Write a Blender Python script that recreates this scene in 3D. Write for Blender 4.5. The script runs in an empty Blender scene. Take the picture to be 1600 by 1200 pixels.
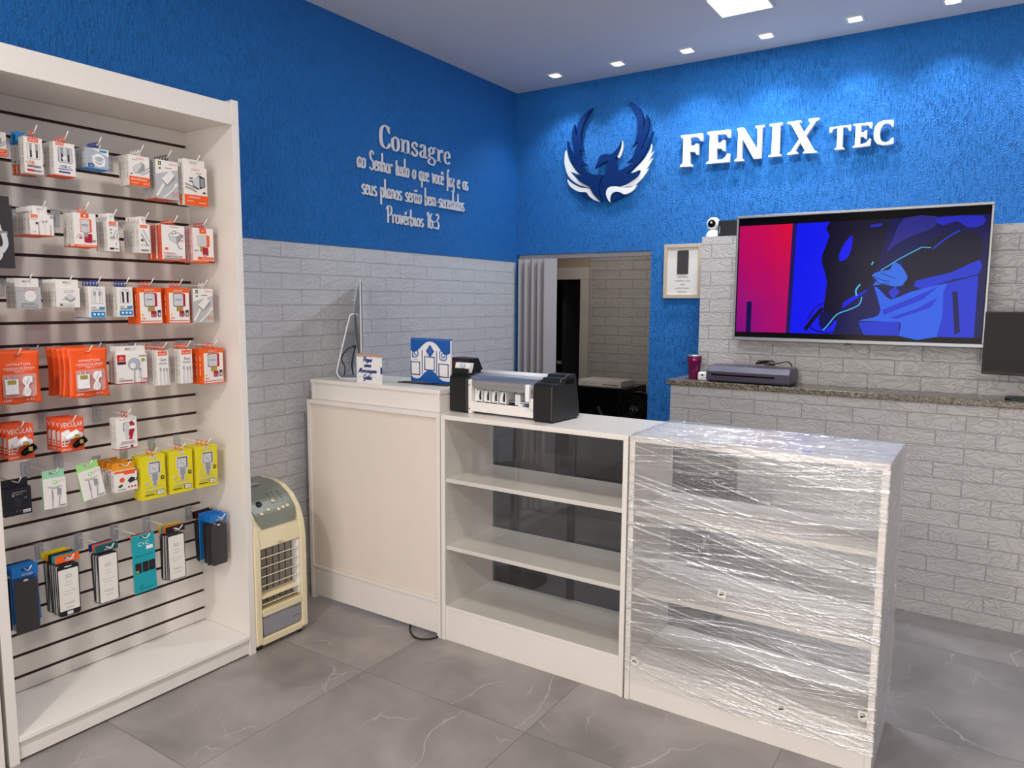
import bpy, bmesh, math, random
from mathutils import Vector, Matrix
from mathutils.geometry import tessellate_polygon

random.seed(7)
SC = bpy.context.scene
COL = SC.collection
PI = math.pi

# ------------------------------------------------------------------ camera
F_PX, PITCH, YAW, ROLL, EYE = 1149.16, math.radians(6.322), math.radians(33.28), math.radians(0.361), 1.5
cd = bpy.data.cameras.new('camera'); cam = bpy.data.objects.new('camera', cd); COL.objects.link(cam)
fwd = Vector((-math.sin(YAW) * math.cos(PITCH), math.cos(YAW) * math.cos(PITCH), -math.sin(PITCH)))
r0 = Vector((math.cos(YAW), math.sin(YAW), 0)); u0 = r0.cross(fwd)
rr = r0 * math.cos(ROLL) + u0 * math.sin(ROLL); uu = u0 * math.cos(ROLL) - r0 * math.sin(ROLL)
M = Matrix((rr, uu, -fwd)).transposed().to_4x4(); M.translation = (0, 0, EYE)
cam.matrix_world = M
cd.sensor_fit = 'HORIZONTAL'; cd.sensor_width = 36.0; cd.lens = F_PX * 36.0 / 1600.0
cd.clip_start = 0.02; cd.clip_end = 60
SC.camera = cam

# ------------------------------------------------------------------ world, exposure
w = bpy.data.worlds.new('world'); SC.world = w; w.use_nodes = True
w.node_tree.nodes['Background'].inputs[0].default_value = (0.80, 0.86, 1.0, 1)
w.node_tree.nodes['Background'].inputs[1].default_value = 0.3
SC.view_settings.view_transform = 'Standard'; SC.view_settings.look = 'None'
SC.view_settings.gamma = 1.0; SC.view_settings.use_curve_mapping = False
SC.view_settings.exposure = 0.0

def area(name, loc, rot, sx, sy, power, col):
    l = bpy.data.lights.new(name, 'AREA'); l.shape = 'RECTANGLE'; l.size = sx; l.size_y = sy
    l.energy = power; l.color = col
    o = bpy.data.objects.new(name, l); COL.objects.link(o); o.location = loc; o.rotation_euler = rot
    return o
# daylight coming in through the open shop front behind the camera
area('shopfront_daylight', (0.0, -3.3, 1.35), (math.radians(90), 0, 0), 3.6, 2.2, 112, (1.0, 0.93, 0.86))

# ------------------------------------------------------------------ constants of the room
XL, YB, ZC = -2.90, 4.46, 2.948
XR, YF = 2.6, -3.4
ZBRICK_L, ZBRICK_R = 1.788, 1.882
YLEDGE, YUP, XLEDGE, XUP, ZG = 3.988, 4.20, -1.53, -1.452, 1.07
DOOR_X0, DOOR_X1, DOOR_Z = -2.893, -1.87, 1.836

# ------------------------------------------------------------------ materials
def lin(c):
    def f(v):
        v /= 255.0
        return v / 12.92 if v <= 0.04045 else ((v + 0.055) / 1.055) ** 2.4
    return (f(c[0]), f(c[1]), f(c[2]), 1)
MATS = {}
def mat(name, rgb=(200, 200, 200), rough=0.5, metal=0.0, emit=None, alpha=None, trans=None, coat=0, noise=0, nscale=30, bump=0):
    if name in MATS: return MATS[name]
    m = bpy.data.materials.new(name); m.use_nodes = True
    nt = m.node_tree; b = nt.nodes['Principled BSDF']
    b.inputs['Base Color'].default_value = lin(rgb); b.inputs['Roughness'].default_value = rough
    b.inputs['Metallic'].default_value = metal
    if coat: b.inputs['Coat Weight'].default_value = coat; b.inputs['Coat Roughness'].default_value = 0.08
    if emit is not None:
        b.inputs['Emission Color'].default_value = lin(rgb); b.inputs['Emission Strength'].default_value = emit
    if trans: b.inputs['Transmission Weight'].default_value = trans
    if alpha is not None: b.inputs['Alpha'].default_value = alpha
    tc = nt.nodes.new('ShaderNodeTexCoord'); nz = nt.nodes.new('ShaderNodeTexNoise')
    nt.links.new(tc.outputs['Object'], nz.inputs['Vector']); nz.inputs['Scale'].default_value = nscale
    nz.inputs['Detail'].default_value = 4
    if noise:
        mx = nt.nodes.new('ShaderNodeMix'); mx.data_type = 'RGBA'; mx.blend_type = 'MIX'
        c = lin(rgb); d = [v * (1 - noise) for v in c[:3]] + [1]
        mx.inputs['A'].default_value = d; mx.inputs['B'].default_value = c
        nt.links.new(nz.outputs['Fac'], mx.inputs['Factor']); nt.links.new(mx.outputs['Result'], b.inputs['Base Color'])
    if bump:
        bp = nt.nodes.new('ShaderNodeBump'); bp.inputs['Strength'].default_value = bump; bp.inputs['Distance'].default_value = 0.002
        nt.links.new(nz.outputs['Fac'], bp.inputs['Height']); nt.links.new(bp.outputs['Normal'], b.inputs['Normal'])
    MATS[name] = m
    return m

def N(nt, t, **kw):
    n = nt.nodes.new(t)
    for k, v in kw.items():
        if k.startswith('i_'): n.inputs[k[2:].replace('_', ' ')].default_value = v
        else: setattr(n, k, v)
    return n
def math_n(nt, op, a, b=None, c=None):
    n = nt.nodes.new('ShaderNodeMath'); n.operation = op
    for i, v in enumerate((a, b, c)):
        if v is None: continue
        if isinstance(v, (int, float)): n.inputs[i].default_value = v
        else: nt.links.new(v, n.inputs[i])
    return n.outputs[0]

def wall_uv(nt):
    g = N(nt, 'ShaderNodeTexCoord'); s = N(nt, 'ShaderNodeSeparateXYZ'); nt.links.new(g.outputs['Object'], s.inputs[0])
    u = math_n(nt, 'ADD', s.outputs[0], s.outputs[1])
    c = N(nt, 'ShaderNodeCombineXYZ'); nt.links.new(u, c.inputs[0]); nt.links.new(s.outputs[2], c.inputs[1])
    return c.outputs[0], s

def blue_plaster():
    m = bpy.data.materials.new('blue_plaster'); m.use_nodes = True; nt = m.node_tree; b = nt.nodes['Principled BSDF']
    uv, s = wall_uv(nt)
    # vertical comb marks plus a fine grain
    mp = N(nt, 'ShaderNodeMapping'); mp.inputs['Scale'].default_value = (150, 20, 1); nt.links.new(uv, mp.inputs[0])
    n1 = N(nt, 'ShaderNodeTexNoise', i_Scale=1.0, i_Detail=3.0, i_Distortion=0.6); nt.links.new(mp.outputs[0], n1.inputs['Vector'])
    n2 = N(nt, 'ShaderNodeTexNoise', i_Scale=130.0, i_Detail=3.0); nt.links.new(uv, n2.inputs['Vector'])
    n3 = N(nt, 'ShaderNodeTexNoise', i_Scale=2.2, i_Detail=2.0); nt.links.new(uv, n3.inputs['Vector'])
    pits = N(nt, 'ShaderNodeMapRange'); pits.inputs[1].default_value = 0.30; pits.inputs[2].default_value = 0.46
    nt.links.new(n1.outputs['Fac'], pits.inputs[0])
    k = math_n(nt, 'MULTIPLY', pits.outputs[0], n3.outputs['Fac'])
    h = math_n(nt, 'ADD', math_n(nt, 'MULTIPLY', k, 1.1), math_n(nt, 'MULTIPLY', n2.outputs['Fac'], 1.0))
    bp = N(nt, 'ShaderNodeBump', i_Strength=1.0, i_Distance=0.010); nt.links.new(h, bp.inputs['Height'])
    nt.links.new(bp.outputs[0], b.inputs['Normal'])
    b.inputs['Base Color'].default_value = (0.005, 0.172, 0.55, 1); b.inputs['Roughness'].default_value = 0.55
    return m
def brick_foam(name, ox=0.0, oz=0.0, col=(0.60, 0.60, 0.61), bump=.007):
    m = bpy.data.materials.new(name); m.use_nodes = True; nt = m.node_tree; b = nt.nodes['Principled BSDF']
    uv, s = wall_uv(nt)
    mp = N(nt, 'ShaderNodeMapping'); mp.inputs['Location'].default_value = (ox, oz, 0); nt.links.new(uv, mp.inputs[0])
    br = N(nt, 'ShaderNodeTexBrick', offset=0.5, i_Scale=1.0)
    br.inputs['Brick Width'].default_value = 0.243; br.inputs['Row Height'].default_value = 0.077
    br.inputs['Mortar Size'].default_value = 0.0024; br.inputs['Mortar Smooth'].default_value = 0.6
    br.inputs['Color1'].default_value = (0, 0, 0, 1); br.inputs['Color2'].default_value = (1, 1, 1, 1); br.inputs['Mortar'].default_value = (.5, .5, .5, 1)
    nt.links.new(mp.outputs[0], br.inputs['Vector'])
    # moulded swirls: contour lines of a smooth field, another field in each brick
    addv = N(nt, 'ShaderNodeVectorMath', operation='ADD'); sc = N(nt, 'ShaderNodeVectorMath', operation='SCALE'); sc.inputs['Scale'].default_value = 7.0
    nt.links.new(br.outputs['Color'], sc.inputs[0]); nt.links.new(mp.outputs[0], addv.inputs[0]); nt.links.new(sc.outputs[0], addv.inputs[1])
    mp2 = N(nt, 'ShaderNodeMapping'); mp2.inputs['Scale'].default_value = (9, 19, 1); nt.links.new(addv.outputs[0], mp2.inputs[0])
    nz = N(nt, 'ShaderNodeTexNoise', i_Scale=1.0, i_Detail=1.0, i_Distortion=0.8); nt.links.new(mp2.outputs[0], nz.inputs['Vector'])
    ct = math_n(nt, 'SINE', math_n(nt, 'MULTIPLY', nz.outputs['Fac'], 22.0))
    ct = math_n(nt, 'POWER', math_n(nt, 'ABSOLUTE', ct), 0.3)
    nf = N(nt, 'ShaderNodeTexNoise', i_Scale=70.0, i_Detail=3.0); nt.links.new(uv, nf.inputs['Vector'])
    body = math_n(nt, 'ADD', math_n(nt, 'MULTIPLY', ct, 0.40), math_n(nt, 'MULTIPLY', nf.outputs['Fac'], 0.16))
    inv = math_n(nt, 'SUBTRACT', 1.0, br.outputs['Fac'])
    h = math_n(nt, 'MULTIPLY', inv, math_n(nt, 'ADD', body, 0.75))
    bp = N(nt, 'ShaderNodeBump', i_Strength=1.0, i_Distance=bump); nt.links.new(h, bp.inputs['Height'])
    nt.links.new(bp.outputs[0], b.inputs['Normal'])
    b.inputs['Base Color'].default_value = (*col, 1); b.inputs['Roughness'].default_value = 0.42
    return m
def marble_floor():
    m = bpy.data.materials.new('grey_marble_tiles'); m.use_nodes = True; nt = m.node_tree; b = nt.nodes['Principled BSDF']
    g = N(nt, 'ShaderNodeTexCoord'); T = 0.775
    mp = N(nt, 'ShaderNodeMapping'); mp.inputs['Location'].default_value = (2.065 + 7 * T, -2.06 + 9 * T, 0); nt.links.new(g.outputs['Object'], mp.inputs[0])
    s = N(nt, 'ShaderNodeSeparateXYZ'); nt.links.new(mp.outputs[0], s.inputs[0])
    us = math_n(nt, 'DIVIDE', s.outputs[0], T); vs = math_n(nt, 'DIVIDE', s.outputs[1], T)
    fu, fv = math_n(nt, 'FRACT', us), math_n(nt, 'FRACT', vs)
    du = math_n(nt, 'MINIMUM', fu, math_n(nt, 'SUBTRACT', 1.0, fu)); dv = math_n(nt, 'MINIMUM', fv, math_n(nt, 'SUBTRACT', 1.0, fv))
    d = math_n(nt, 'MINIMUM', du, dv); joint = math_n(nt, 'LESS_THAN', d, 0.0013)
    cell = N(nt, 'ShaderNodeCombineXYZ'); nt.links.new(math_n(nt, 'FLOOR', us), cell.inputs[0]); nt.links.new(math_n(nt, 'FLOOR', vs), cell.inputs[1])
    wn = N(nt, 'ShaderNodeTexWhiteNoise', noise_dimensions='2D'); nt.links.new(cell.outputs[0], wn.inputs['Vector'])
    sh = N(nt, 'ShaderNodeVectorMath', operation='SCALE'); sh.inputs['Scale'].default_value = 13.0; nt.links.new(wn.outputs['Color'], sh.inputs[0])
    ps = N(nt, 'ShaderNodeVectorMath', operation='ADD'); nt.links.new(mp.outputs[0], ps.inputs[0]); nt.links.new(sh.outputs[0], ps.inputs[1])
    def vein(scale, wid, det, dist, off):
        a = N(nt, 'ShaderNodeVectorMath', operation='ADD'); a.inputs[1].default_value = (off, off * .7, 0); nt.links.new(ps.outputs[0], a.inputs[0])
        z = N(nt, 'ShaderNodeTexNoise', i_Scale=scale, i_Detail=det, i_Distortion=dist); z.inputs['Roughness'].default_value = 0.5
        nt.links.new(a.outputs[0], z.inputs['Vector'])
        ab = math_n(nt, 'ABSOLUTE', math_n(nt, 'SUBTRACT', z.outputs['Fac'], 0.5))
        r = N(nt, 'ShaderNodeMapRange'); r.inputs[1].default_value = 0.0; r.inputs[2].default_value = wid; r.inputs[3].default_value = 1.0; r.inputs[4].default_value = 0.0
        nt.links.new(ab, r.inputs[0]); return r.outputs[0]
    msk = N(nt, 'ShaderNodeTexNoise', i_Scale=2.6, i_Detail=2.0); nt.links.new(ps.outputs[0], msk.inputs['Vector'])
    mr = N(nt, 'ShaderNodeMapRange'); mr.inputs[1].default_value = 0.46; mr.inputs[2].default_value = 0.66; nt.links.new(msk.outputs['Fac'], mr.inputs[0])
    def crack(scale, wid, warp, lo, hi, off):
        a = N(nt, 'ShaderNodeVectorMath', operation='ADD'); a.inputs[1].default_value = (off, off * .7, 0); nt.links.new(ps.outputs[0], a.inputs[0])
        z = N(nt, 'ShaderNodeTexNoise', i_Scale=scale * 2.6, i_Detail=5.0); nt.links.new(a.outputs[0], z.inputs['Vector'])
        zs = N(nt, 'ShaderNodeVectorMath', operation='SCALE'); zs.inputs['Scale'].default_value = warp; nt.links.new(z.outputs['Color'], zs.inputs[0])
        q = N(nt, 'ShaderNodeVectorMath', operation='ADD'); nt.links.new(a.outputs[0], q.inputs[0]); nt.links.new(zs.outputs[0], q.inputs[1])
        st = N(nt, 'ShaderNodeMapping'); st.inputs['Rotation'].default_value = (0, 0, .5); st.inputs['Scale'].default_value = (1, .55, 1); nt.links.new(q.outputs[0], st.inputs[0])
        vo = N(nt, 'ShaderNodeTexVoronoi', feature='DISTANCE_TO_EDGE', voronoi_dimensions='2D', i_Scale=scale); nt.links.new(st.outputs[0], vo.inputs['Vector'])
        r = N(nt, 'ShaderNodeMapRange'); r.inputs[1].default_value = 0.0; r.inputs[2].default_value = wid; r.inputs[3].default_value = 1.0; r.inputs[4].default_value = 0.0
        nt.links.new(vo.outputs['Distance'], r.inputs[0])
        mk = N(nt, 'ShaderNodeTexNoise', i_Scale=scale * 1.3, i_Detail=2.0); nt.links.new(a.outputs[0], mk.inputs['Vector'])
        m_ = N(nt, 'ShaderNodeMapRange'); m_.inputs[1].default_value = lo; m_.inputs[2].default_value = hi; nt.links.new(mk.outputs['Fac'], m_.inputs[0])
        return math_n(nt, 'MULTIPLY', r.outputs[0], m_.outputs[0])
    v1 = math_n(nt, 'MULTIPLY', crack(1.9, 0.008, 0.22, .44, .62, 3.0), 0.75)
    v2 = math_n(nt, 'MULTIPLY', crack(4.2, 0.014, 0.12, .52, .70, 8.0), 0.45)
    v = math_n(nt, 'MAXIMUM', v1, v2)
    cl = N(nt, 'ShaderNodeTexNoise', i_Scale=3.2, i_Detail=7.0, i_Distortion=0.5); nt.links.new(ps.outputs[0], cl.inputs['Vector'])
    r1 = N(nt, 'ShaderNodeValToRGB'); r1.color_ramp.elements[0].position = 0.3; r1.color_ramp.elements[1].position = 0.72
    r1.color_ramp.elements[0].color = lin((126, 120, 118)); r1.color_ramp.elements[1].color = lin((162, 155, 152)); nt.links.new(cl.outputs['Fac'], r1.inputs[0])
    mx = N(nt, 'ShaderNodeMix', data_type='RGBA'); nt.links.new(v, mx.inputs['Factor']); nt.links.new(r1.outputs[0], mx.inputs['A']); mx.inputs['B'].default_value = lin((205, 200, 198))
    mj = N(nt, 'ShaderNodeMix', data_type='RGBA'); nt.links.new(joint, mj.inputs['Factor']); nt.links.new(mx.outputs['Result'], mj.inputs['A']); mj.inputs['B'].default_value = lin((84, 78, 76))
    nt.links.new(mj.outputs['Result'], b.inputs['Base Color']); b.inputs['Roughness'].default_value = 0.36
    return m
def granite():
    m = bpy.data.materials.new('speckled_granite'); m.use_nodes = True; nt = m.node_tree; b = nt.nodes['Principled BSDF']
    g = N(nt, 'ShaderNodeTexCoord'); v = N(nt, 'ShaderNodeTexVoronoi', i_Scale=190.0); nt.links.new(g.outputs['Object'], v.inputs['Vector'])
    n = N(nt, 'ShaderNodeTexNoise', i_Scale=60.0, i_Detail=4.0); nt.links.new(g.outputs['Object'], n.inputs['Vector'])
    a = math_n(nt, 'ADD', math_n(nt, 'MULTIPLY', v.outputs['Color'], 0.6), math_n(nt, 'MULTIPLY', n.outputs['Fac'], 0.45))
    r = N(nt, 'ShaderNodeValToRGB'); cr = r.color_ramp; cr.elements[0].position = 0.22; cr.elements[0].color = lin((36, 32, 30)); cr.elements[1].position = 0.95; cr.elements[1].color = lin((190, 180, 160))
    e = cr.elements.new(0.5); e.color = lin((104, 94, 80)); e = cr.elements.new(0.68); e.color = lin((146, 138, 122))
    nt.links.new(a, r.inputs[0]); nt.links.new(r.outputs[0], b.inputs['Base Color']); b.inputs['Roughness'].default_value = 0.25
    return m
def clear_glass(name, tint=(1, 1, 1), rough=0.0, ior=1.45):
    m = bpy.data.materials.new(name); m.use_nodes = True; nt = m.node_tree; nt.nodes.remove(nt.nodes['Principled BSDF'])
    out = nt.nodes['Material Output']; tr = N(nt, 'ShaderNodeBsdfTransparent'); tr.inputs[0].default_value = (*tint, 1)
    gl = N(nt, 'ShaderNodeBsdfGlossy'); gl.inputs['Roughness'].default_value = rough
    fr = N(nt, 'ShaderNodeFresnel'); fr.inputs[0].default_value = ior; mx = N(nt, 'ShaderNodeMixShader')
    ge = N(nt, 'ShaderNodeNewGeometry'); ff = math_n(nt, 'MULTIPLY', fr.outputs[0], math_n(nt, 'SUBTRACT', 1.0, ge.outputs['Backfacing']))
    nt.links.new(ff, mx.inputs[0]); nt.links.new(tr.outputs[0], mx.inputs[1]); nt.links.new(gl.outputs[0], mx.inputs[2]); nt.links.new(mx.outputs[0], out.inputs[0])
    return m
def stretch_film():
    m = bpy.data.materials.new('stretch_film'); m.use_nodes = True; nt = m.node_tree; nt.nodes.remove(nt.nodes['Principled BSDF'])
    out = nt.nodes['Material Output']; g = N(nt, 'ShaderNodeTexCoord')
    s = N(nt, 'ShaderNodeSeparateXYZ'); nt.links.new(g.outputs['Object'], s.inputs[0])
    # along = x+y round the cabinet, across = z sheared by a slow field so that bands fan out
    al = math_n(nt, 'SUBTRACT', s.outputs[0], math_n(nt, 'MULTIPLY', s.outputs[1], 0.9))
    wob = N(nt, 'ShaderNodeTexNoise', i_Scale=1.6, i_Detail=1.0); nt.links.new(g.outputs['Object'], wob.inputs['Vector'])
    ac = math_n(nt, 'ADD', s.outputs[2], math_n(nt, 'MULTIPLY', wob.outputs['Fac'], 0.06))
    def fib(sl, sx, sz, det, dist=0.0):
        z2 = math_n(nt, 'ADD', ac, math_n(nt, 'MULTIPLY', al, sl))
        yy = math_n(nt, 'MULTIPLY', s.outputs[1], 1.0)
        c = N(nt, 'ShaderNodeCombineXYZ'); nt.links.new(math_n(nt, 'MULTIPLY', al, sx), c.inputs[0]); nt.links.new(math_n(nt, 'MULTIPLY', z2, sz), c.inputs[1]); nt.links.new(math_n(nt, 'MULTIPLY', yy, sz * .35), c.inputs[2])
        n = N(nt, 'ShaderNodeTexNoise', i_Scale=1.0, i_Detail=det, i_Distortion=dist); nt.links.new(c.outputs[0], n.inputs['Vector']); return n.outputs['Fac']
    f1 = fib(-0.05, 1.1, 70, 4); f2 = fib(0.20, 1.0, 85, 3); f3 = fib(-0.14, 1.6, 160, 2); f4 = fib(0.05, 1.0, 11, 2, 0.4)
    h = math_n(nt, 'ADD', math_n(nt, 'ADD', f1, math_n(nt, 'MULTIPLY', f2, 0.7)), math_n(nt, 'MULTIPLY', f3, 0.45))
    bp = N(nt, 'ShaderNodeBump', i_Strength=1.0, i_Distance=0.014); nt.links.new(h, bp.inputs['Height'])
    def band(x, a, b_):
        r = N(nt, 'ShaderNodeMapRange'); r.inputs[1].default_value = a; r.inputs[2].default_value = b_; nt.links.new(x, r.inputs[0]); return r.outputs[0]
    st = math_n(nt, 'MAXIMUM', math_n(nt, 'MAXIMUM', band(f1, .58, .66), band(f2, .60, .68)), math_n(nt, 'MULTIPLY', band(f3, .62, .70), 0.8))
    haze = math_n(nt, 'ADD', math_n(nt, 'MULTIPLY', band(f4, .40, .68), 0.26), 0.09)
    fac = math_n(nt, 'MINIMUM', math_n(nt, 'ADD', haze, math_n(nt, 'MULTIPLY', st, 0.6)), 0.85)
    fr = N(nt, 'ShaderNodeFresnel'); ge = N(nt, 'ShaderNodeNewGeometry'); nt.links.new(math_n(nt, 'SUBTRACT', 1.5, math_n(nt, 'MULTIPLY', ge.outputs['Backfacing'], 0.8333)), fr.inputs[0]); fac = math_n(nt, 'MAXIMUM', fac, math_n(nt, 'MULTIPLY', fr.outputs[0], 1.0))
    tr = N(nt, 'ShaderNodeBsdfTransparent'); gl = N(nt, 'ShaderNodeBsdfGlossy'); gl.inputs['Roughness'].default_value = 0.10; gl.inputs[0].default_value = (1, 1, 1, 1)
    df = N(nt, 'ShaderNodeBsdfDiffuse'); df.inputs[0].default_value = (.92, .93, .96, 1); nt.links.new(bp.outputs[0], df.inputs['Normal']); nt.links.new(bp.outputs[0], gl.inputs['Normal'])
    m1 = N(nt, 'ShaderNodeMixShader'); m1.inputs[0].default_value = 0.72; nt.links.new(df.outputs[0], m1.inputs[1]); nt.links.new(gl.outputs[0], m1.inputs[2])
    m2 = N(nt, 'ShaderNodeMixShader'); nt.links.new(fac, m2.inputs[0]); nt.links.new(tr.outputs[0], m2.inputs[1]); nt.links.new(m1.outputs[0], m2.inputs[2])
    nt.links.new(m2.outputs[0], out.inputs[0])
    return m
def screen_gradient():
    m = bpy.data.materials.new('screen_red_picture'); m.use_nodes = True; nt = m.node_tree; b = nt.nodes['Principled BSDF']
    g = N(nt, 'ShaderNodeTexCoord'); s = N(nt, 'ShaderNodeSeparateXYZ'); nt.links.new(g.outputs['Object'], s.inputs[0])
    n = N(nt, 'ShaderNodeTexNoise', i_Scale=5.0, i_Detail=2.0); nt.links.new(g.outputs['Object'], n.inputs['Vector'])
    a = math_n(nt, 'ADD', math_n(nt, 'MULTIPLY', s.outputs[2], 1.1), math_n(nt, 'MULTIPLY', s.outputs[0], 1.6)); a = math_n(nt, 'ADD', a, math_n(nt, 'MULTIPLY', n.outputs['Fac'], 0.35))
    r = N(nt, 'ShaderNodeValToRGB'); cr = r.color_ramp
    cr.elements[0].position = 0.0; cr.elements[0].color = lin((130, 0, 130)); cr.elements[1].position = 0.95; cr.elements[1].color = lin((225, 15, 60))
    mr = N(nt, 'ShaderNodeMapRange'); mr.inputs[1].default_value = -1.05; mr.inputs[2].default_value = 0.05; nt.links.new(a, mr.inputs[0]); nt.links.new(mr.outputs[0], r.inputs[0])
    b.inputs['Base Color'].default_value = (0, 0, 0, 1); b.inputs['Roughness'].default_value = 0.12
    nt.links.new(r.outputs[0], b.inputs['Emission Color']); b.inputs['Emission Strength'].default_value = 0.9; b.inputs['Specular IOR Level'].default_value = 0.12
    return m
MATS['blue_wall'] = blue_plaster(); MATS['brick_left'] = brick_foam('white_brick_relief', 0.03, 0.06, bump=.0055)
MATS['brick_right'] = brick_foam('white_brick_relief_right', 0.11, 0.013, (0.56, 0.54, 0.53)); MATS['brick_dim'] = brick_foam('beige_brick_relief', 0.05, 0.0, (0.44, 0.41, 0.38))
MATS['floor'] = marble_floor(); MATS['granite'] = granite(); MATS['glass'] = clear_glass('showcase_glass', (0.97, 0.975, 0.97), 0.0, 1.65)
MATS['smoked'] = clear_glass('smoked_glass', (0.52, 0.52, 0.53), 0.0, 1.7); MATS['film'] = stretch_film(); MATS['scr_red'] = screen_gradient()
MATS['blister'] = clear_glass('clear_blister', (0.94, 0.94, 0.95), 0.08, 1.5)
for nm, rgb, ro, me in (
    ('white', (236, 232, 227), .42, 0), ('melamine', (232, 226, 219), .28, 0), ('warm_panel', (230, 219, 207), .45, 0), ('ceiling', (222, 223, 226), .8, 0),
    ('groove', (74, 48, 42), .6, 0), ('zinc', (205, 207, 212), .35, .55), ('wirewhite', (238, 238, 236), .3, 0), ('carton', (233, 228, 222), .5, 0),
    ('print_grey', (150, 150, 152), .5, 0), ('print_pale', (202, 202, 204), .5, 0), ('ink', (42, 42, 48), .5, 0), ('orange', (236, 92, 22), .42, 0), ('redorange', (234, 88, 44), .42, 0), ('red', (196, 34, 44), .42, 0),
    ('cyan', (28, 132, 196), .4, 0), ('navy', (26, 56, 150), .4, 0), ('greycard', (170, 178, 186), .4, 0), ('silverbox', (190, 190, 190), .32, .1), ('yellow', (226, 210, 22), .4, 0), ('green', (156, 214, 130), .45, 0), ('mint', (150, 206, 170), .45, 0),
    ('amber', (226, 148, 30), .42, 0), ('blackbox', (26, 27, 36), .42, 0), ('charcoal', (58, 54, 54), .55, 0), ('teal', (20, 158, 172), .35, 0), ('darkteal', (24, 78, 80), .4, 0), ('indigo', (30, 36, 110), .4, 0), ('skyblue', (24, 116, 196), .35, 0),
    ('black', (16, 16, 18), .45, 0), ('blackgloss', (8, 8, 10), .12, 0), ('blacksoft', (20, 20, 22), .42, 0), ('pouch', (246, 92, 30), .35, 0), ('windowpink', (214, 150, 140), .3, 0), ('cablewhite', (238, 238, 238), .35, 0), ('plugwhite', (240, 240, 240), .3, 0),
    ('gold', (196, 176, 96), .3, .5), ('crimson', (170, 22, 50), .4, 0), ('maroon', (74, 22, 28), .4, 0), ('logoblue', (5, 42, 100), .6, 0), ('signwhite', (238, 236, 234), .45, 0), ('verse', (240, 238, 240), .45, 0),
    ('cream', (232, 219, 182), .38, 0), ('coolerpanel', (120, 124, 112), .3, 0), ('coolerwater', (146, 144, 150), .25, 0), ('coolerpad', (160, 152, 148), .8, 0), ('alu', (196, 198, 202), .28, .85), ('aludark', (150, 152, 156), .35, .7),
    ('wood', (196, 178, 158), .5, 0), ('paper', (228, 224, 216), .6, 0), ('mug', (142, 40, 96), .22, .6), ('plum', (78, 72, 90), .35, .1), ('door', (176, 172, 174), .4, 0), ('casing', (206, 198, 188), .5, 0),
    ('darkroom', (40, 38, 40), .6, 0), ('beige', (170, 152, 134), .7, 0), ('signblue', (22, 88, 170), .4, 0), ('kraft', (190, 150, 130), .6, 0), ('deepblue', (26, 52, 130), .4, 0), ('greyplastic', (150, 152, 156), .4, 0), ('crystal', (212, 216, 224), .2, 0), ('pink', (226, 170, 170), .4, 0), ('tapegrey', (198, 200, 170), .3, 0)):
    mat(nm, rgb, ro, me, noise=0.05 if nm in ('white', 'melamine', 'warm_panel', 'ceiling', 'cream') else 0, nscale=6)
for nm, rgb, e in (('lamp', (255, 253, 248), 9.0), ('spotglow', (255, 252, 244), 22.0), ('s_blue', (14, 22, 240), 0.95), ('s_deep', (10, 10, 96), 0.6), ('s_dark', (14, 9, 52), 0.6), ('s_mid', (34, 40, 200), 0.8), ('s_hand', (44, 110, 235), 0.9),
                   ('s_shirt', (36, 96, 238), 0.9), ('s_fold', (26, 52, 214), 0.85), ('s_cyan', (70, 190, 240), 0.95), ('s_band', (40, 30, 110), 0.6), ('s_violet', (50, 48, 170), 0.55)):
    mat(nm, rgb, 0.15, emit=e)
MATS['logoblue'].node_tree.nodes['Principled BSDF'].inputs['Specular IOR Level'].default_value = 0.12
MATS['blackgloss'].node_tree.nodes['Principled BSDF'].inputs['Specular IOR Level'].default_value = 0.1
for k in ('s_blue', 's_deep', 's_dark', 's_mid', 's_hand', 's_shirt', 's_fold', 's_cyan', 's_band', 's_violet'):
    MATS[k].node_tree.nodes['Principled BSDF'].inputs['Base Color'].default_value = (0, 0, 0, 1); MATS[k].node_tree.nodes['Principled BSDF'].inputs['Specular IOR Level'].default_value = 0.12

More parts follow.
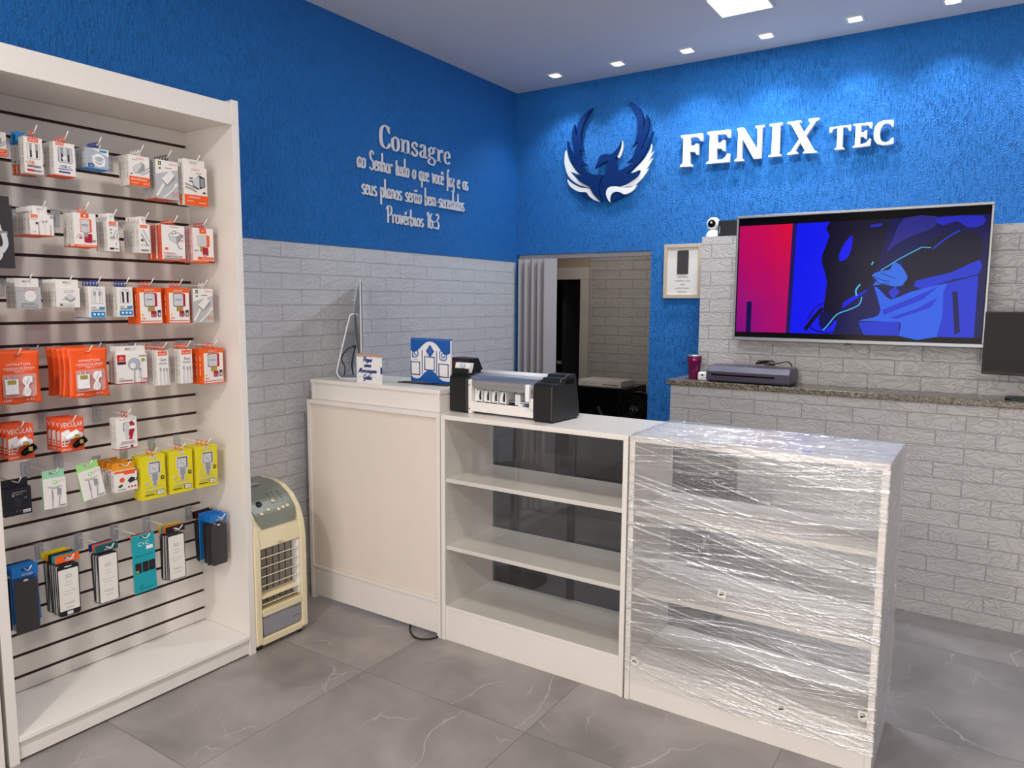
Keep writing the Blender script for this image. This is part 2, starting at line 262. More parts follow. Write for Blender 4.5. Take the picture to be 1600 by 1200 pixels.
# ------------------------------------------------------------------ mesh building
FX = Matrix(((0, 0, 1), (1, 0, 0), (0, 1, 0)))       # u=+Y v=+Z n=+X   (things facing the aisle)
FB = Matrix(((1, 0, 0), (0, 0, -1), (0, 1, 0)))      # u=+X v=+Z n=-Y   (things facing the customer)
FZ = Matrix.Identity(3)
class MB:
    def __init__(s): s.v = []; s.f = []; s.m = []; s.ms = []; s.sm = []
    def mi(s, m):
        if m not in s.ms: s.ms.append(m)
        return s.ms.index(m)
    def add(s, vs, fs, m, smooth=False):
        o = len(s.v); s.v += [Vector(v) for v in vs]; k = s.mi(m)
        for f in fs: s.f.append([o + i for i in f]); s.m.append(k); s.sm.append(smooth)
        return s
    def box(s, x0, x1, y0, y1, z0, z1, m):
        vs = [(x, y, z) for x in (x0, x1) for y in (y0, y1) for z in (z0, z1)]
        return s.add(vs, [(0, 1, 3, 2), (4, 6, 7, 5), (0, 4, 5, 1), (2, 3, 7, 6), (0, 2, 6, 4), (1, 5, 7, 3)], m)
    def prism(s, poly, F, n0, n1, m, off=(0, 0, 0)):
        off = Vector(off); P = [Vector((p[0], p[1], 0)) for p in poly]; n = len(P)
        a = sum(P[i].x * P[(i + 1) % n].y - P[(i + 1) % n].x * P[i].y for i in range(n))
        if a < 0: P.reverse()
        tris = tessellate_polygon([P]); vs = [F @ Vector((p.x, p.y, n0)) + off for p in P] + [F @ Vector((p.x, p.y, n1)) + off for p in P]
        fs = []
        for t in tris:
            A, B, C_ = (P[i] for i in t); c = (B - A).cross(C_ - A).z
            t = list(t) if c > 0 else list(t)[::-1]
            fs.append([i + n for i in t]); fs.append(t[::-1])
        fs += [(i, (i + 1) % n, (i + 1) % n + n, i + n) for i in range(n)]
        return s.add(vs, fs, m)
    def tube(s, pts, r, m, seg=8, closed=False, cap=True):
        P = [Vector(p) for p in pts]; n = len(P); R = r if isinstance(r, (list, tuple)) else [r] * n
        vs = []; prev = None
        for i in range(n):
            if closed: t = P[(i + 1) % n] - P[i - 1]
            else: t = P[min(i + 1, n - 1)] - P[max(i - 1, 0)]
            t.normalize()
            if prev is None:
                a = Vector((0, 0, 1)) if abs(t.z) < 0.9 else Vector((1, 0, 0)); nn = t.cross(a).normalized()
            else:
                nn = (prev - t * prev.dot(t)).normalized()
            prev = nn; bb = t.cross(nn)
            vs += [P[i] + (nn * math.cos(2 * PI * k / seg) + bb * math.sin(2 * PI * k / seg)) * R[i] for k in range(seg)]
        fs = []
        for i in range(n if closed else n - 1):
            j = (i + 1) % n
            for k in range(seg):
                k2 = (k + 1) % seg; fs.append((i * seg + k, i * seg + k2, j * seg + k2, j * seg + k))
        if cap and not closed: fs.append(tuple(range(seg))[::-1]); fs.append(tuple((n - 1) * seg + k for k in range(seg)))
        return s.add(vs, fs, m, True)
    def lathe(s, prof, m, c=(0, 0, 0), axis='Z', seg=28, smooth=True):
        vs = []; c = Vector(c)
        for r_, h in prof:
            for k in range(seg):
                a = 2 * PI * k / seg; x, y = r_ * math.cos(a), r_ * math.sin(a)
                p = {'Z': (x, y, h), 'Y': (x, h, y), 'X': (h, x, y)}[axis]; vs.append(c + Vector(p))
        n = len(prof); fs = [(i * seg + k, i * seg + (k + 1) % seg, (i + 1) * seg + (k + 1) % seg, (i + 1) * seg + k) for i in range(n - 1) for k in range(seg)]
        fs.append(tuple(range(seg))[::-1]); fs.append(tuple((n - 1) * seg + k for k in range(seg)))
        return s.add(vs, fs, m, smooth)
    def build(s, name, parent=None, bevel=0, loc=None, fix=True):
        me = bpy.data.meshes.new(name); me.from_pydata([tuple(v) for v in s.v], [], s.f)
        for mn in s.ms: me.materials.append(MATS[mn])
        me.polygons.foreach_set('material_index', s.m); me.polygons.foreach_set('use_smooth', s.sm)
        if fix:
            b = bmesh.new(); b.from_mesh(me); bmesh.ops.recalc_face_normals(b, faces=b.faces); b.to_mesh(me); b.free()
        o = bpy.data.objects.new(name, me); COL.objects.link(o)
        if parent is not None: o.parent = parent
        if loc is not None: o.location = loc
        if bevel:
            bv = o.modifiers.new('bevel', 'BEVEL'); bv.width = bevel; bv.segments = 2; bv.limit_method = 'ANGLE'; bv.angle_limit = math.radians(50)
        return o
def tag(o, label, cat, group=None, kind=None):
    o['label'] = label
    if cat: o['category'] = cat
    if group: o['group'] = group
    if kind: o['kind'] = kind
    return o
def thing(name, label, cat, loc=(0, 0, 0), rz=0.0, group=None):
    o = bpy.data.objects.new(name, None); COL.objects.link(o); o.location = loc; o.rotation_euler = (0, 0, rz)
    o.empty_display_size = 0.05
    return tag(o, label, cat, group)
def struct(mb, name, parent=None):
    o = mb.build(name, parent)
    if parent is None: o['kind'] = 'structure'
    return o
def part(mb, name, parent, bevel=0, label=None):
    o = mb.build(name, parent, bevel)
    if label: o['label'] = label
    return o
def rrect(x0, y0, x1, y1, r, seg=5):
    P = []
    for cx, cy, a0 in ((x1 - r, y1 - r, 0), (x0 + r, y1 - r, 90), (x0 + r, y0 + r, 180), (x1 - r, y0 + r, 270)):
        P += [(cx + r * math.cos(math.radians(a0 + 90 * k / seg)), cy + r * math.sin(math.radians(a0 + 90 * k / seg))) for k in range(seg + 1)]
    return P
def circ(cx, cy, r, seg=20, ry=None): return [(cx + r * math.cos(2 * PI * k / seg), cy + (ry or r) * math.sin(2 * PI * k / seg)) for k in range(seg)]
def smooth(pts, n=6, closed=False):
    P = [Vector(p) for p in pts]; L = len(P)
    if L < 3: return [tuple(p) for p in P]
    out = []
    for i in range(L if closed else L - 1):
        if closed: a, b, c, d = P[i - 1], P[i], P[(i + 1) % L], P[(i + 2) % L]
        else: a, b, c, d = P[max(i - 1, 0)], P[i], P[i + 1], P[min(i + 2, L - 1)]
        for k in range(n):
            t = k / n; out.append(tuple(0.5 * ((2 * b) + (c - a) * t + (2 * a - 5 * b + 4 * c - d) * t * t + (3 * b - a - 3 * c + d) * t ** 3)))
    if not closed: out.append(tuple(P[-1]))
    return out
def ribbon(mb, pts, wid, F, n0, n1, m, off=(0, 0, 0), thin=None):
    """a flat pen stroke; thin = width where it runs level, wid = width where it runs upright"""
    P = [Vector((p[0], p[1])) for p in pts]; L = []; R = []; n = len(P)
    for i in range(n):
        t = P[min(i + 1, n - 1)] - P[max(i - 1, 0)]
        if t.length < 1e-9: t = Vector((1, 0))
        t.normalize(); wd = wid if thin is None else thin + (wid - thin) * abs(t.y) ** 1.3
        q = Vector((-t.y, t.x)) * wd / 2; L.append(P[i] + q); R.append(P[i] - q)
    off = Vector(off); vs = []
    for i in range(n):
        for (p, z) in ((L[i], n0), (R[i], n0), (R[i], n1), (L[i], n1)): vs.append(F @ Vector((p.x, p.y, z)) + off)
    fs = [(0, 1, 2, 3), tuple((n - 1) * 4 + k for k in (3, 2, 1, 0))]
    for i in range(n - 1):
        for k in range(4): k2 = (k + 1) % 4; fs.append((i * 4 + k, (i + 1) * 4 + k, (i + 1) * 4 + k2, i * 4 + k2))
    return mb.add(vs, fs, m)
TXT = {}
def text_geo(s):
    if s in TXT: return TXT[s]
    c = bpy.data.curves.new('t', 'FONT'); c.body = s; c.size = 1.0; c.resolution_u = 2; c.align_x = 'CENTER'
    o = bpy.data.objects.new('t', c); COL.objects.link(o)
    dg = bpy.context.evaluated_depsgraph_get(); dg.update(); me = bpy.data.meshes.new_from_object(o.evaluated_get(dg))
    vs = [tuple(v.co) for v in me.vertices]; fs = [tuple(p.vertices) for p in me.polygons]
    bpy.data.objects.remove(o); bpy.data.curves.remove(c); bpy.data.meshes.remove(me)
    TXT[s] = (vs, fs); return TXT[s]
def text(mb, s, u, v, h, F, n, m, off=(0, 0, 0), wide=None, rot=0, slant=0):
    """text centred on u with its baseline at v, capitals h high; wide = width it is fitted to"""
    vs, fs = text_geo(s); k = h / 0.72; xs = [a[0] for a in vs]; W = max(xs) - min(xs); kx = k if wide is None else wide / W; cx = (max(xs) + min(xs)) / 2
    off = Vector(off); cr, sr = math.cos(rot), math.sin(rot); out = []
    for a in vs:
        x, y = (a[0] - cx) * kx + slant * a[1] * k, a[1] * k; out.append(F @ Vector((u + x * cr - y * sr, v + x * sr + y * cr, n)) + off)
    return mb.add(out, fs, m)

# ------------------------------------------------------------------ room shell
fl = MB().box(-4.2, XR + .1, YF, 6.6, -0.08, 0, 'floor'); struct(fl, 'floor')
wl = MB().box(XL - 0.12, XL, YF, YB, ZBRICK_L, ZC, 'blue_wall').box(XL - 0.12, XL - 0.004, YF, YB, 0, ZBRICK_L, 'brick_left')
struct(wl, 'wall_left')
wb = MB()
wb.box(XL - .12, DOOR_X0, YB, YB + .14, 0, ZC, 'blue_wall').box(DOOR_X0, DOOR_X1, YB, YB + .14, DOOR_Z, ZC, 'blue_wall').box(DOOR_X1, XR, YB, YB + .14, 0, ZC, 'blue_wall')
struct(wb, 'wall_back')
struct(MB().box(XUP, XR, YUP, YB, 0, ZBRICK_R, 'brick_right'), 'wall_back_upper_projection')
struct(MB().box(-1.533, XR, YLEDGE, YUP - .001, 0, ZG - 0.031, 'brick_right').box(-1.533, XUP - .001, YUP - .001, YB, 0, ZG - 0.031, 'brick_right'), 'wall_back_half_height')
struct(MB().box(XR, XR + .12, YF, YB + .14, 0, ZBRICK_R, 'brick_right').box(XR, XR + .12, YF, YB + .14, ZBRICK_R, ZC, 'blue_wall'), 'wall_right')
fr = MB(); fr.box(XL - .12, -1.9, YF - .12, YF, 0, ZC, 'white').box(1.9, XR + .12, YF - .12, YF, 0, ZC, 'white').box(-1.9, 1.9, YF - .12, YF, 2.5, ZC, 'white'); struct(fr, 'wall_front')
struct(MB().box(XL - .12, XR + .12, YF - .12, YB, ZC, ZC + .1, 'ceiling'), 'ceiling')
g = MB().box(-1.553, XR, 3.97, YUP - .002, ZG - .03, ZG, 'granite').box(-1.553, XUP - .002, YUP - .002, YB - .001, ZG - .03, ZG, 'granite')
tag(g.build('stone_ledge', bevel=.004), 'speckled brown granite ledge running along the top of the half-height brick wall', 'ledge')
# room behind the opening
YR = 5.62
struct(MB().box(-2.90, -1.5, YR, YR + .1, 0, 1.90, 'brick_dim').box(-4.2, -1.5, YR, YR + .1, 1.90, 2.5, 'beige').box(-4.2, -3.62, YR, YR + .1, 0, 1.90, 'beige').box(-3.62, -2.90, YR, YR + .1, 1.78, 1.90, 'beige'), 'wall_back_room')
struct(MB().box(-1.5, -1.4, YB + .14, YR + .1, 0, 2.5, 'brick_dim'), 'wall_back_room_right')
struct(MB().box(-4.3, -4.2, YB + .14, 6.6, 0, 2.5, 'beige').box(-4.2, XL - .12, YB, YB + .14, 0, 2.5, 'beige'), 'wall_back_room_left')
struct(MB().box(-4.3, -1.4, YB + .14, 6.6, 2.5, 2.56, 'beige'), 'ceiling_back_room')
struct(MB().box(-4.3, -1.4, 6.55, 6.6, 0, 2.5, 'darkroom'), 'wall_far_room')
dr = struct(MB().box(-3.62, -3.54, YR - .03, YR + .1, 0, 1.699, 'casing').box(-2.98, -2.90, YR - .03, YR + .1, 0, 1.699, 'casing').box(-3.62, -2.90, YR - .03, YR - .001, 1.70, 1.80, 'casing').box(-3.62, -2.901, YR, YR + .1, 1.70, 1.779, 'casing'), 'door_1')
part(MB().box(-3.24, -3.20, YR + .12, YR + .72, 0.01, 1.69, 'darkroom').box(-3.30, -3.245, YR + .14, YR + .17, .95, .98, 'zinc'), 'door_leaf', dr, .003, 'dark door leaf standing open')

# ------------------------------------------------------------------ ceiling lights
for i, x in enumerate((-2.463, -2.027, -1.590, -1.146, -0.704, -0.275, 0.165, 0.60)):
    lab = ['recessed ceiling spotlight nearest the corner of the blue walls', 'recessed ceiling spotlight above the left wing of the bird emblem', 'recessed ceiling spotlight above the gap between emblem and raised shop name', 'recessed ceiling spotlight above the big raised name, right of the square panel light edge', 'recessed ceiling spotlight above the television left half', 'rightmost recessed ceiling spotlight in the photo, at the top edge', 'ceiling spotlight beyond the right edge of the photo', 'farther ceiling spotlight beyond the right edge of the photo'][i]
    t = thing('ceiling_spotlight', lab, 'spotlight', (x, 4.236, ZC), 0, 'spotlights along the blue back wall')
    fm = MB(); a = .045
    fm.box(-a, a, -a, -.031, -.006, 0, 'white').box(-a, a, .031, a, -.006, 0, 'white').box(-a, -.031, -.031, .031, -.006, 0, 'white').box(.031, a, -.031, .031, -.006, 0, 'white')
    part(fm, 'frame', t, .001)
    part(MB().lathe([(.030, -.002), (.030, -.0065), (.020, -.009), (.0, -.0095)], 'spotglow', seg=20), 'bulb', t)
    l = bpy.data.lights.new('spot_beam', 'SPOT'); l.energy = 15; l.spot_size = math.radians(112); l.spot_blend = 0.75; l.shadow_soft_size = 0.025; l.color = (0.80, 0.89, 1.0)
    lo = bpy.data.objects.new('spot_beam', l); COL.objects.link(lo); lo.parent = t; lo.location = (0, 0, -.03)
def panel_light(x, y, power, label, s=.135, col=(1, .97, .93)):
    t = thing('ceiling_panel_light', label, 'ceiling light', (x, y, ZC), 0)
    f = MB(); f.box(-s, s, -s, -s + .012, -.012, 0, 'white').box(-s, s, s - .012, s, -.012, 0, 'white').box(-s, -s + .012, -s + .012, s - .012, -.012, 0, 'white').box(s - .012, s, -s + .012, s - .012, -.012, 0, 'white')
    part(f, 'frame', t, .001)
    part(MB().box(-s + .012, s - .012, -s + .012, s - .012, -.008, -.001, 'lamp'), 'diffuser', t)
    a_ = area('panel_glow', (x, y, ZC - .02), (0, 0, 0), 2 * s - .03, 2 * s - .03, power, col)
panel_light(-1.135, 3.71, 17, 'bright square panel light set in the ceiling above the raised shop name', col=(.86, .93, 1))
panel_light(-1.135, 1.45, 19, 'square ceiling panel light above the aisle in front of the counters', col=(1, .93, .86))
panel_light(-1.135, -0.8, 48, 'square ceiling panel light behind the viewpoint, left side', col=(1, .93, .86))
panel_light(1.1, 1.45, 8, 'square ceiling panel light right of the aisle', col=(1, .95, .9))
panel_light(1.1, -0.8, 30, 'square ceiling panel light behind the viewpoint, right side', col=(1, .93, .86))

# ------------------------------------------------------------------ slatwall display unit
DX0, DXF, DY0, DY1, DZ = -2.885, -2.558, 1.000, 1.885, 2.27
XP = -2.865
du = thing('slatwall_display_unit', 'tall white display shelving unit with dark-grooved slat back holding phone accessories', 'display shelf', (-2.7, 1.44, 0))
O = Vector((-2.7, 1.44, 0))
def dpart(mb, name, bevel=.0012, label=None):
    mb.v = [v - O for v in mb.v]; return part(mb, name, du, bevel, label)
dpart(MB().box(DX0, DXF, DY1, DY1 + .03, 0, DZ + .012, 'melamine'), 'side_panel')
dpart(MB().box(DX0, DXF, DY0 - .03, DY0, 0, DZ + .012, 'melamine'), 'side_panel')
dpart(MB().box(DXF - .02, DXF - .004, DY0, DY1, 2.192, DZ, 'melamine'), 'fascia')
dpart(MB().box(DX0, DXF - .0205, DY0, DY1, 2.192, 2.206, 'melamine').box(DXF - .0039, DXF + .003, DY0, DY1, 2.185, 2.203, 'melamine'), 'top_board')
sb = MB(); grooves = [2.132 - .0795 * k for k in range(26)]
zt = 2.191
sb.box(DX0, XP - .012, DY0, DY1, 0.09, 2.191, 'melamine')
for gz in grooves:
    sb.box(XP - .012, XP, DY0, DY1, gz + .0055, zt, 'melamine'); sb.box(XP - .0119, XP - .010, DY0, DY1, gz - .0055, gz + .0055, 'groove'); sb.box(XP - .0119, XP - .003, DY0, DY1, gz - .0062, gz - .0050, 'groove'); sb.box(XP - .0119, XP - .003, DY0, DY1, gz + .0048, gz + .0060, 'groove'); zt = gz - .0055
sb.box(XP - .012, XP, DY0, DY1, .09, zt, 'melamine')
dpart(sb, 'slat_panel', 0)
dpart(MB().box(XP + .001, DXF + .004, DY0 + .001, DY1 - .001, .072, .089, 'white'), 'bottom_shelf', .0015)
dpart(MB().box(DXF - .024, DXF - .008, DY0 + .001, DY1 - .001, .008, .0715, 'melamine'), 'kick_board')
# neighbouring unit, only its near side panel stands in view
nu = thing('slatwall_display_unit', 'second white display unit, only its side panel shows at the left edge of the photo', 'display shelf', (-2.7, .6, 0))
part(MB().box(-.185, .148, .325, .355, 0, 2.282, 'melamine'), 'side_panel', nu, .0012)
part(MB().box(-.185, -.165, -.5, .324, .09, 2.19, 'melamine'), 'slat_panel', nu)
part(MB().box(-.164, .146, -.5, .324, .072, .089, 'white'), 'bottom_shelf', nu)
part(MB().box(.118, .134, -.5, .324, .0, .0715, 'melamine'), 'kick_board', nu)
part(MB().box(-.185, -.155 + .29, -.5, .324, 2.192, 2.27, 'melamine'), 'top_board', nu)

# ------------------------------------------------------------------ packages hanging on the display
def art(mb, w, h, items, x0, top):
    n = x0
    for it in items:
        n += .00022; k, m = it[0], it[1]; U = lambda u: (u - .5) * w; V = lambda v: top - h + v * h
        if k == 'r': mb.prism([(U(it[2]), V(it[3])), (U(it[4]), V(it[3])), (U(it[4]), V(it[5])), (U(it[2]), V(it[5]))], FX, x0 - .0002, n, m)
        elif k == 'R': mb.prism(rrect(U(it[2]), V(it[3]), U(it[4]), V(it[5]), it[6] * w, 3), FX, x0 - .0002, n, m)
        elif k == 'c': mb.prism(circ(U(it[2]), V(it[3]), it[4] * w, 18), FX, x0 - .0002, n, m)
        elif k == 'p': mb.prism([(U(a), V(b)) for a, b in it[2]], FX, x0 - .0002, n, m)
        elif k == 'l': ribbon(mb, smooth([(U(a), V(b)) for a, b in it[2]], 4), it[3] * w, FX, x0 - .0002, n, m)
        elif k == 't': text(mb, it[2], U(it[3]), V(it[4]), it[5] * h, FX, n, m, wide=it[6] * w if len(it) > 6 and it[6] else None, rot=it[7] if len(it) > 7 else 0)
        elif k == 'b':  # lines of unreadably small print
            rnd = random.Random(int(it[2] * 977 + it[3] * 131)); y = it[3]
            for _ in range(it[5]):
                x = it[2]
                while x < it[4] - .02:
                    e = min(it[4], x + rnd.uniform(.03, .11)); mb.prism([(U(x), V(y)), (U(e), V(y)), (U(e), V(y + .014)), (U(x), V(y + .014))], FX, x0 - .0002, n, m); x = e + .022
                y -= .035
CH = lambda m='redorange', y0=0: [  # picture of a wall charger with its dark red side
    ('R', 'ink', .27, .50 + y0, .74, .88 + y0, .05), ('R', 'crimson', .40, .50 + y0, .80, .87 + y0, .04), ('R', 'print_pale', .29, .52 + y0, .70, .86 + y0, .05), ('r', 'gold', .40, .37 + y0, .68, .50 + y0), ('r', 'crimson', .52, .22 + y0, .74, .38 + y0), ('r', 'print_grey', .56, .20 + y0, .60, .30 + y0), ('r', 'print_grey', .66, .20 + y0, .70, .30 + y0), ('b', 'ink', .38, .69 + y0, .60, 1)]
ARTS = {
 'cablebox': [('r', 'redorange', .22, .87, .78, .985), ('t', 'carton', 'KINGO', .5, .90, .055, .42), ('R', 'print_grey', .16, .40, .84, .84, .08), ('R', 'carton', .18, .41, .82, .83, .07), ('r', 'print_grey', .27, .62, .41, .82), ('r', 'ink', .30, .44, .40, .64), ('r', 'print_grey', .60, .62, .74, .82), ('r', 'ink', .62, .44, .72, .64), ('t', 'redorange', 'USB', .30, .26, .09), ('b', 'ink', .14, .21, .86, 2), ('r', 'red', .12, .06, .50, .11), ('r', 'print_grey', .52, .06, .88, .11)],
 'usbcbox': [('r', 'redorange', .10, .90, .48, .985), ('t', 'carton', 'KINGO', .29, .915, .05, .30), ('R', 'navy', .20, .40, .86, .86, .08), ('R', 'print_pale', .22, .41, .84, .85, .07), ('r', 'print_grey', .30, .64, .44, .84), ('r', 'ink', .33, .44, .42, .66), ('r', 'print_grey', .60, .64, .74, .84), ('r', 'ink', .63, .44, .72, .66), ('p', 'carton', [(.36, .55), (.54, .62), (.60, .54), (.42, .46)]), ('t', 'navy', 'USB C', .52, .25, .08, .55), ('b', 'navy', .18, .20, .86, 1), ('r', 'navy', .20, .10, .72, .14)],
 'coilpack': [('p', 'carton', [(.25, 1), (1, 1), (1, .66)]), ('R', 'cyan', .60, .84, .92, .95, .03), ('c', 'print_pale', .55, .42, .30), ('c', 'cablewhite', .57, .44, .27), ('c', 'greycard', .57, .44, .20), ('l', 'cablewhite', [(.28, .62), (.45, .36), (.68, .38), (.80, .55), (.62, .64), (.40, .60)], .035), ('r', 'cablewhite', .68, .16, .80, .34), ('r', 'navy', .10, .06, .32, .24), ('t', 'carton', '2A', .21, .09, .10)],
 'chargerflat': [('t', 'redorange', 'KINGO', .55, .88, .055, .36), ('b', 'ink', .15, .84, .42, 1), ('p', 'print_grey', [(.18, .60), (.60, .80), (.76, .72), (.76, .56), (.34, .40), (.20, .46)]), ('p', 'print_pale', [(.20, .60), (.60, .79), (.60, .66), (.36, .42), (.21, .47)]), ('l', 'print_grey', [(.46, .42), (.70, .50), (.98, .66)], .035), ('l', 'print_grey', [(.58, .38), (.80, .46), (1, .56)], .035), ('r', 'ink', .08, .36, .14, .40), ('r', 'orange', 0, 0, 1, .30), ('b', 'carton', .08, .22, .85, 2), ('b', 'carton', .08, .08, .42, 1), ('t', 'carton', 'x1,2', .80, .06, .09)],
 'adapterdiag': [('r', 'silverbox', 0, 0, 1, 1), ('p', 'carton', [(.0, .62), (.0, 1), (1, 1), (1, .80)]), ('t', 'redorange', 'KING', .78, .89, .055, .36), ('r', 'ink', .12, .86, .24, .96), ('r', 'yellow', .15, .88, .20, .94), ('r', 'ink', .14, .76, .22, .80), ('b', 'ink', .42, .80, .7, 1), ('p', 'print_grey', [(.24, .50), (.66, .74), (.86, .62), (.84, .54), (.48, .34)]), ('p', 'carton', [(.24, .52), (.64, .75), (.82, .64), (.48, .38)]), ('l', 'carton', [(.34, .40), (.2, .24), (.02, .06)], .085), ('l', 'carton', [(.90, .38), (.60, .18), (.30, .02)], .045), ('p', 'carton', [(.80, .40), (.93, .46), (.97, .40), (.84, .34)]), ('t', 'redorange', '5.1C', .83, .09, .12, .26)],
 'wallbox': [('t', 'redorange', 'KINGO', .52, .90, .05, .36), ('b', 'ink', .52, .83, .8, 1), ('p', 'ink', [(.36, .62), (.66, .80), (.90, .74), (.90, .50), (.60, .42), (.38, .50)]), ('p', 'print_pale', [(.38, .64), (.66, .78), (.66, .44), (.40, .52)]), ('r', 'print_grey', .70, .50, .86, .72), ('r', 'ink', .24, .68, .38, .71), ('r', 'ink', .24, .60, .38, .63), ('l', 'print_grey', [(.05, .54), (.28, .50), (.50, .44)], .05), ('l', 'print_grey', [(.05, .46), (.30, .42), (.52, .36)], .05), ('r', 'orange', 0, 0, 1, .27), ('t', 'carton', 'CARREGADOR', .40, .18, .05, .5), ('b', 'carton', .10, .10, .36, 1), ('b', 'carton', .60, .07, .92, 1), ('r', 'ink', .80, .33, .90, .37)],
 'earbudsposter': [('l', 'cablewhite', [(.60, .96), (.66, .70), (.72, .55)], .07), ('r', 'print_grey', .68, .52, .86, .58), ('l', 'cablewhite', [(.76, .55), (.80, .38), (.70, .26)], .13), ('c', 'cablewhite', .46, .24, .27), ('c', 'print_pale', .38, .26, .17), ('r', 'cablewhite', .02, .34, .22, .40), ('l', 'cablewhite', [(.22, .9), (.2, .6), (.16, .42)], .06)],
 'earphonebox': [('R', 'redorange', .04, .82, .34, .97, .02), ('t', 'carton', 'KINGO', .19, .86, .07, .24), ('b', 'ink', .04, .74, .32, 1), ('l', 'print_pale', [(.44, .74), (.54, .60), (.60, .50), (.62, .03)], .014), ('l', 'print_pale', [(.72, .74), (.66, .60), (.60, .50)], .014), ('c', 'print_grey', .56, .66, .04), ('c', 'print_grey', .68, .68, .04), ('r', 'ink', .24, .52, .31, .62), ('l', 'print_grey', [(.35, .66), (.35, .04)], .012), ('c', 'print_pale', .84, .52, .03), ('l', 'print_grey', [(.86, .48), (.84, .2), (.85, .04)], .012), ('t', 'ink', '1.0', .14, .12, .09), ('r', 'print_grey', .86, .86, .96, .95)],
 'chargerwindow': [('r', 'orange', .32, .86, .68, 1), ('c', 'carton', .5, .93, .05), ('R', 'redorange', .28, .44, .78, .83, .05), ('R', 'print_pale', .30, .46, .70, .81, .04), ('b', 'ink', .36, .66, .62, 2), ('r', 'print_pale', .38, .32, .56, .46), ('R', 'crimson', .44, .14, .78, .40, .05), ('r', 'print_grey', .44, .30, .60, .44), ('l', 'print_grey', [(.08, .28), (.24, .38), (.34, .24)], .014), ('c', 'red', .25, .27, .04), ('b', 'ink', .82, .2, .94, 2), ('r', 'orange', 0, 0, 1, .07), ('b', 'carton', .10, .03, .92, 1)],
 'slimbox': [('R', 'redorange', .18, .88, .82, .98, .05), ('t', 'carton', 'KINGO', .5, .905, .045, .5), ('b', 'ink', .18, .84, .92, 1), ('c', 'print_grey', .33, .72, .08), ('c', 'print_grey', .33, .61, .08), ('l', 'print_grey', [(.50, .50), (.70, .66), (.96, .72)], .03), ('b', 'print_grey', .24, .48, .66, 3), ('l', 'print_grey', [(.90, .64), (.80, .50), (.92, .36)], .03), ('t', 'ink', '3', .70, .21, .08), ('r', 'ink', .14, .06, .50, .12), ('b', 'ink', .60, .08, .92, 1)],
 'slimcable': [('R', 'orange', .12, .87, .78, .97, .05), ('t', 'carton', 'KINGO', .45, .895, .045, .5), ('l', 'print_grey', [(.40, .80), (.60, .64), (.90, .40)], .10), ('l', 'print_grey', [(.18, .66), (.42, .50), (.74, .26)], .10), ('l', 'print_pale', [(.42, .79), (.60, .65), (.88, .42)], .06), ('c', 'ink', .25, .44, .11), ('t', 'print_grey', 'P USO', .52, .24, .07, .75), ('b', 'ink', .12, .10, .80, 2)],
 'rapidbox': [('b', 'ink', .34, .94, .74, 1), ('p', 'print_grey', [(.28, .72), (.52, .86), (.82, .78), (.82, .58), (.64, .48), (.34, .58)]), ('p', 'carton', [(.30, .70), (.52, .83), (.80, .76), (.62, .68)]), ('p', 'print_pale', [(.30, .69), (.61, .66), (.63, .50), (.36, .58)]), ('r', 'ink', .44, .74, .50, .77), ('r', 'ink', .56, .76, .62, .79), ('l', 'print_grey', [(.66, .50), (.72, .38), (.86, .34)], .03), ('r', 'print_grey', .80, .66, .92, .76), ('t', 'orange', '20', .86, .54, .07), ('r', 'redorange', .12, .30, .24, .36), ('t', 'red', 'RÁPIDO', .32, .17, .055, .5), ('t', 'ink', 'CARREGADOR', .46, .09, .055, .78), ('r', 'print_grey', .06, .04, .70, .07), ('r', 'redorange', .72, .03, .98, .07)],
 'whitecharger': [('r', 'carton', .02, .06, .98, .99), ('r', 'redorange', .34, .84, .66, .99), ('t', 'carton', 'KI', .5, .89, .06), ('R', 'redorange', .24, .46, .80, .80, .06), ('R', 'print_pale', .22, .47, .66, .80, .07), ('r', 'gold', .34, .32, .58, .46), ('r', 'crimson', .46, .22, .72, .44), ('r', 'print_grey', .52, .18, .58, .26), ('b', 'ink', .08, .34, .26, 1), ('R', 'redorange', .22, .09, .94, .17, .02), ('b', 'carton', .40, .12, .90, 1), ('r', 'orange', 0, 0, 1, .06), ('r', 'ink', .72, .01, .98, .05)],
 'locatorgrey': [('r', 'silverbox', .0, 0, 1, 1), ('t', 'redorange', 'Tomate', .58, .86, .07, .5), ('b', 'ink', .10, .80, .36, 1), ('c', 'print_grey', .58, .57, .25), ('c', 'carton', .575, .575, .24), ('b', 'print_grey', .44, .57, .72, 1), ('b', 'ink', .22, .23, .76, 1), ('r', 'ink', .22, .06, .84, .18), ('r', 'silverbox', .235, .075, .825, .165), ('b', 'ink', .36, .11, .72, 1)],
 'plugwhitebox': [('t', 'ink', 'Smart Tag', .55, .82, .06, .42), ('b', 'ink', .32, .74, .74, 1), ('p', 'print_grey', [(.34, .52), (.56, .70), (.80, .52), (.78, .38), (.58, .26), (.36, .42)]), ('p', 'print_pale', [(.35, .53), (.56, .69), (.79, .53), (.58, .36)]), ('l', 'print_grey', [(.36, .44), (.26, .40)], .02), ('r', 'ink', .14, .06, .72, .19), ('r', 'carton', .155, .072, .705, .178), ('c', 'ink', .21, .125, .04), ('b', 'ink', .30, .12, .66, 1)],
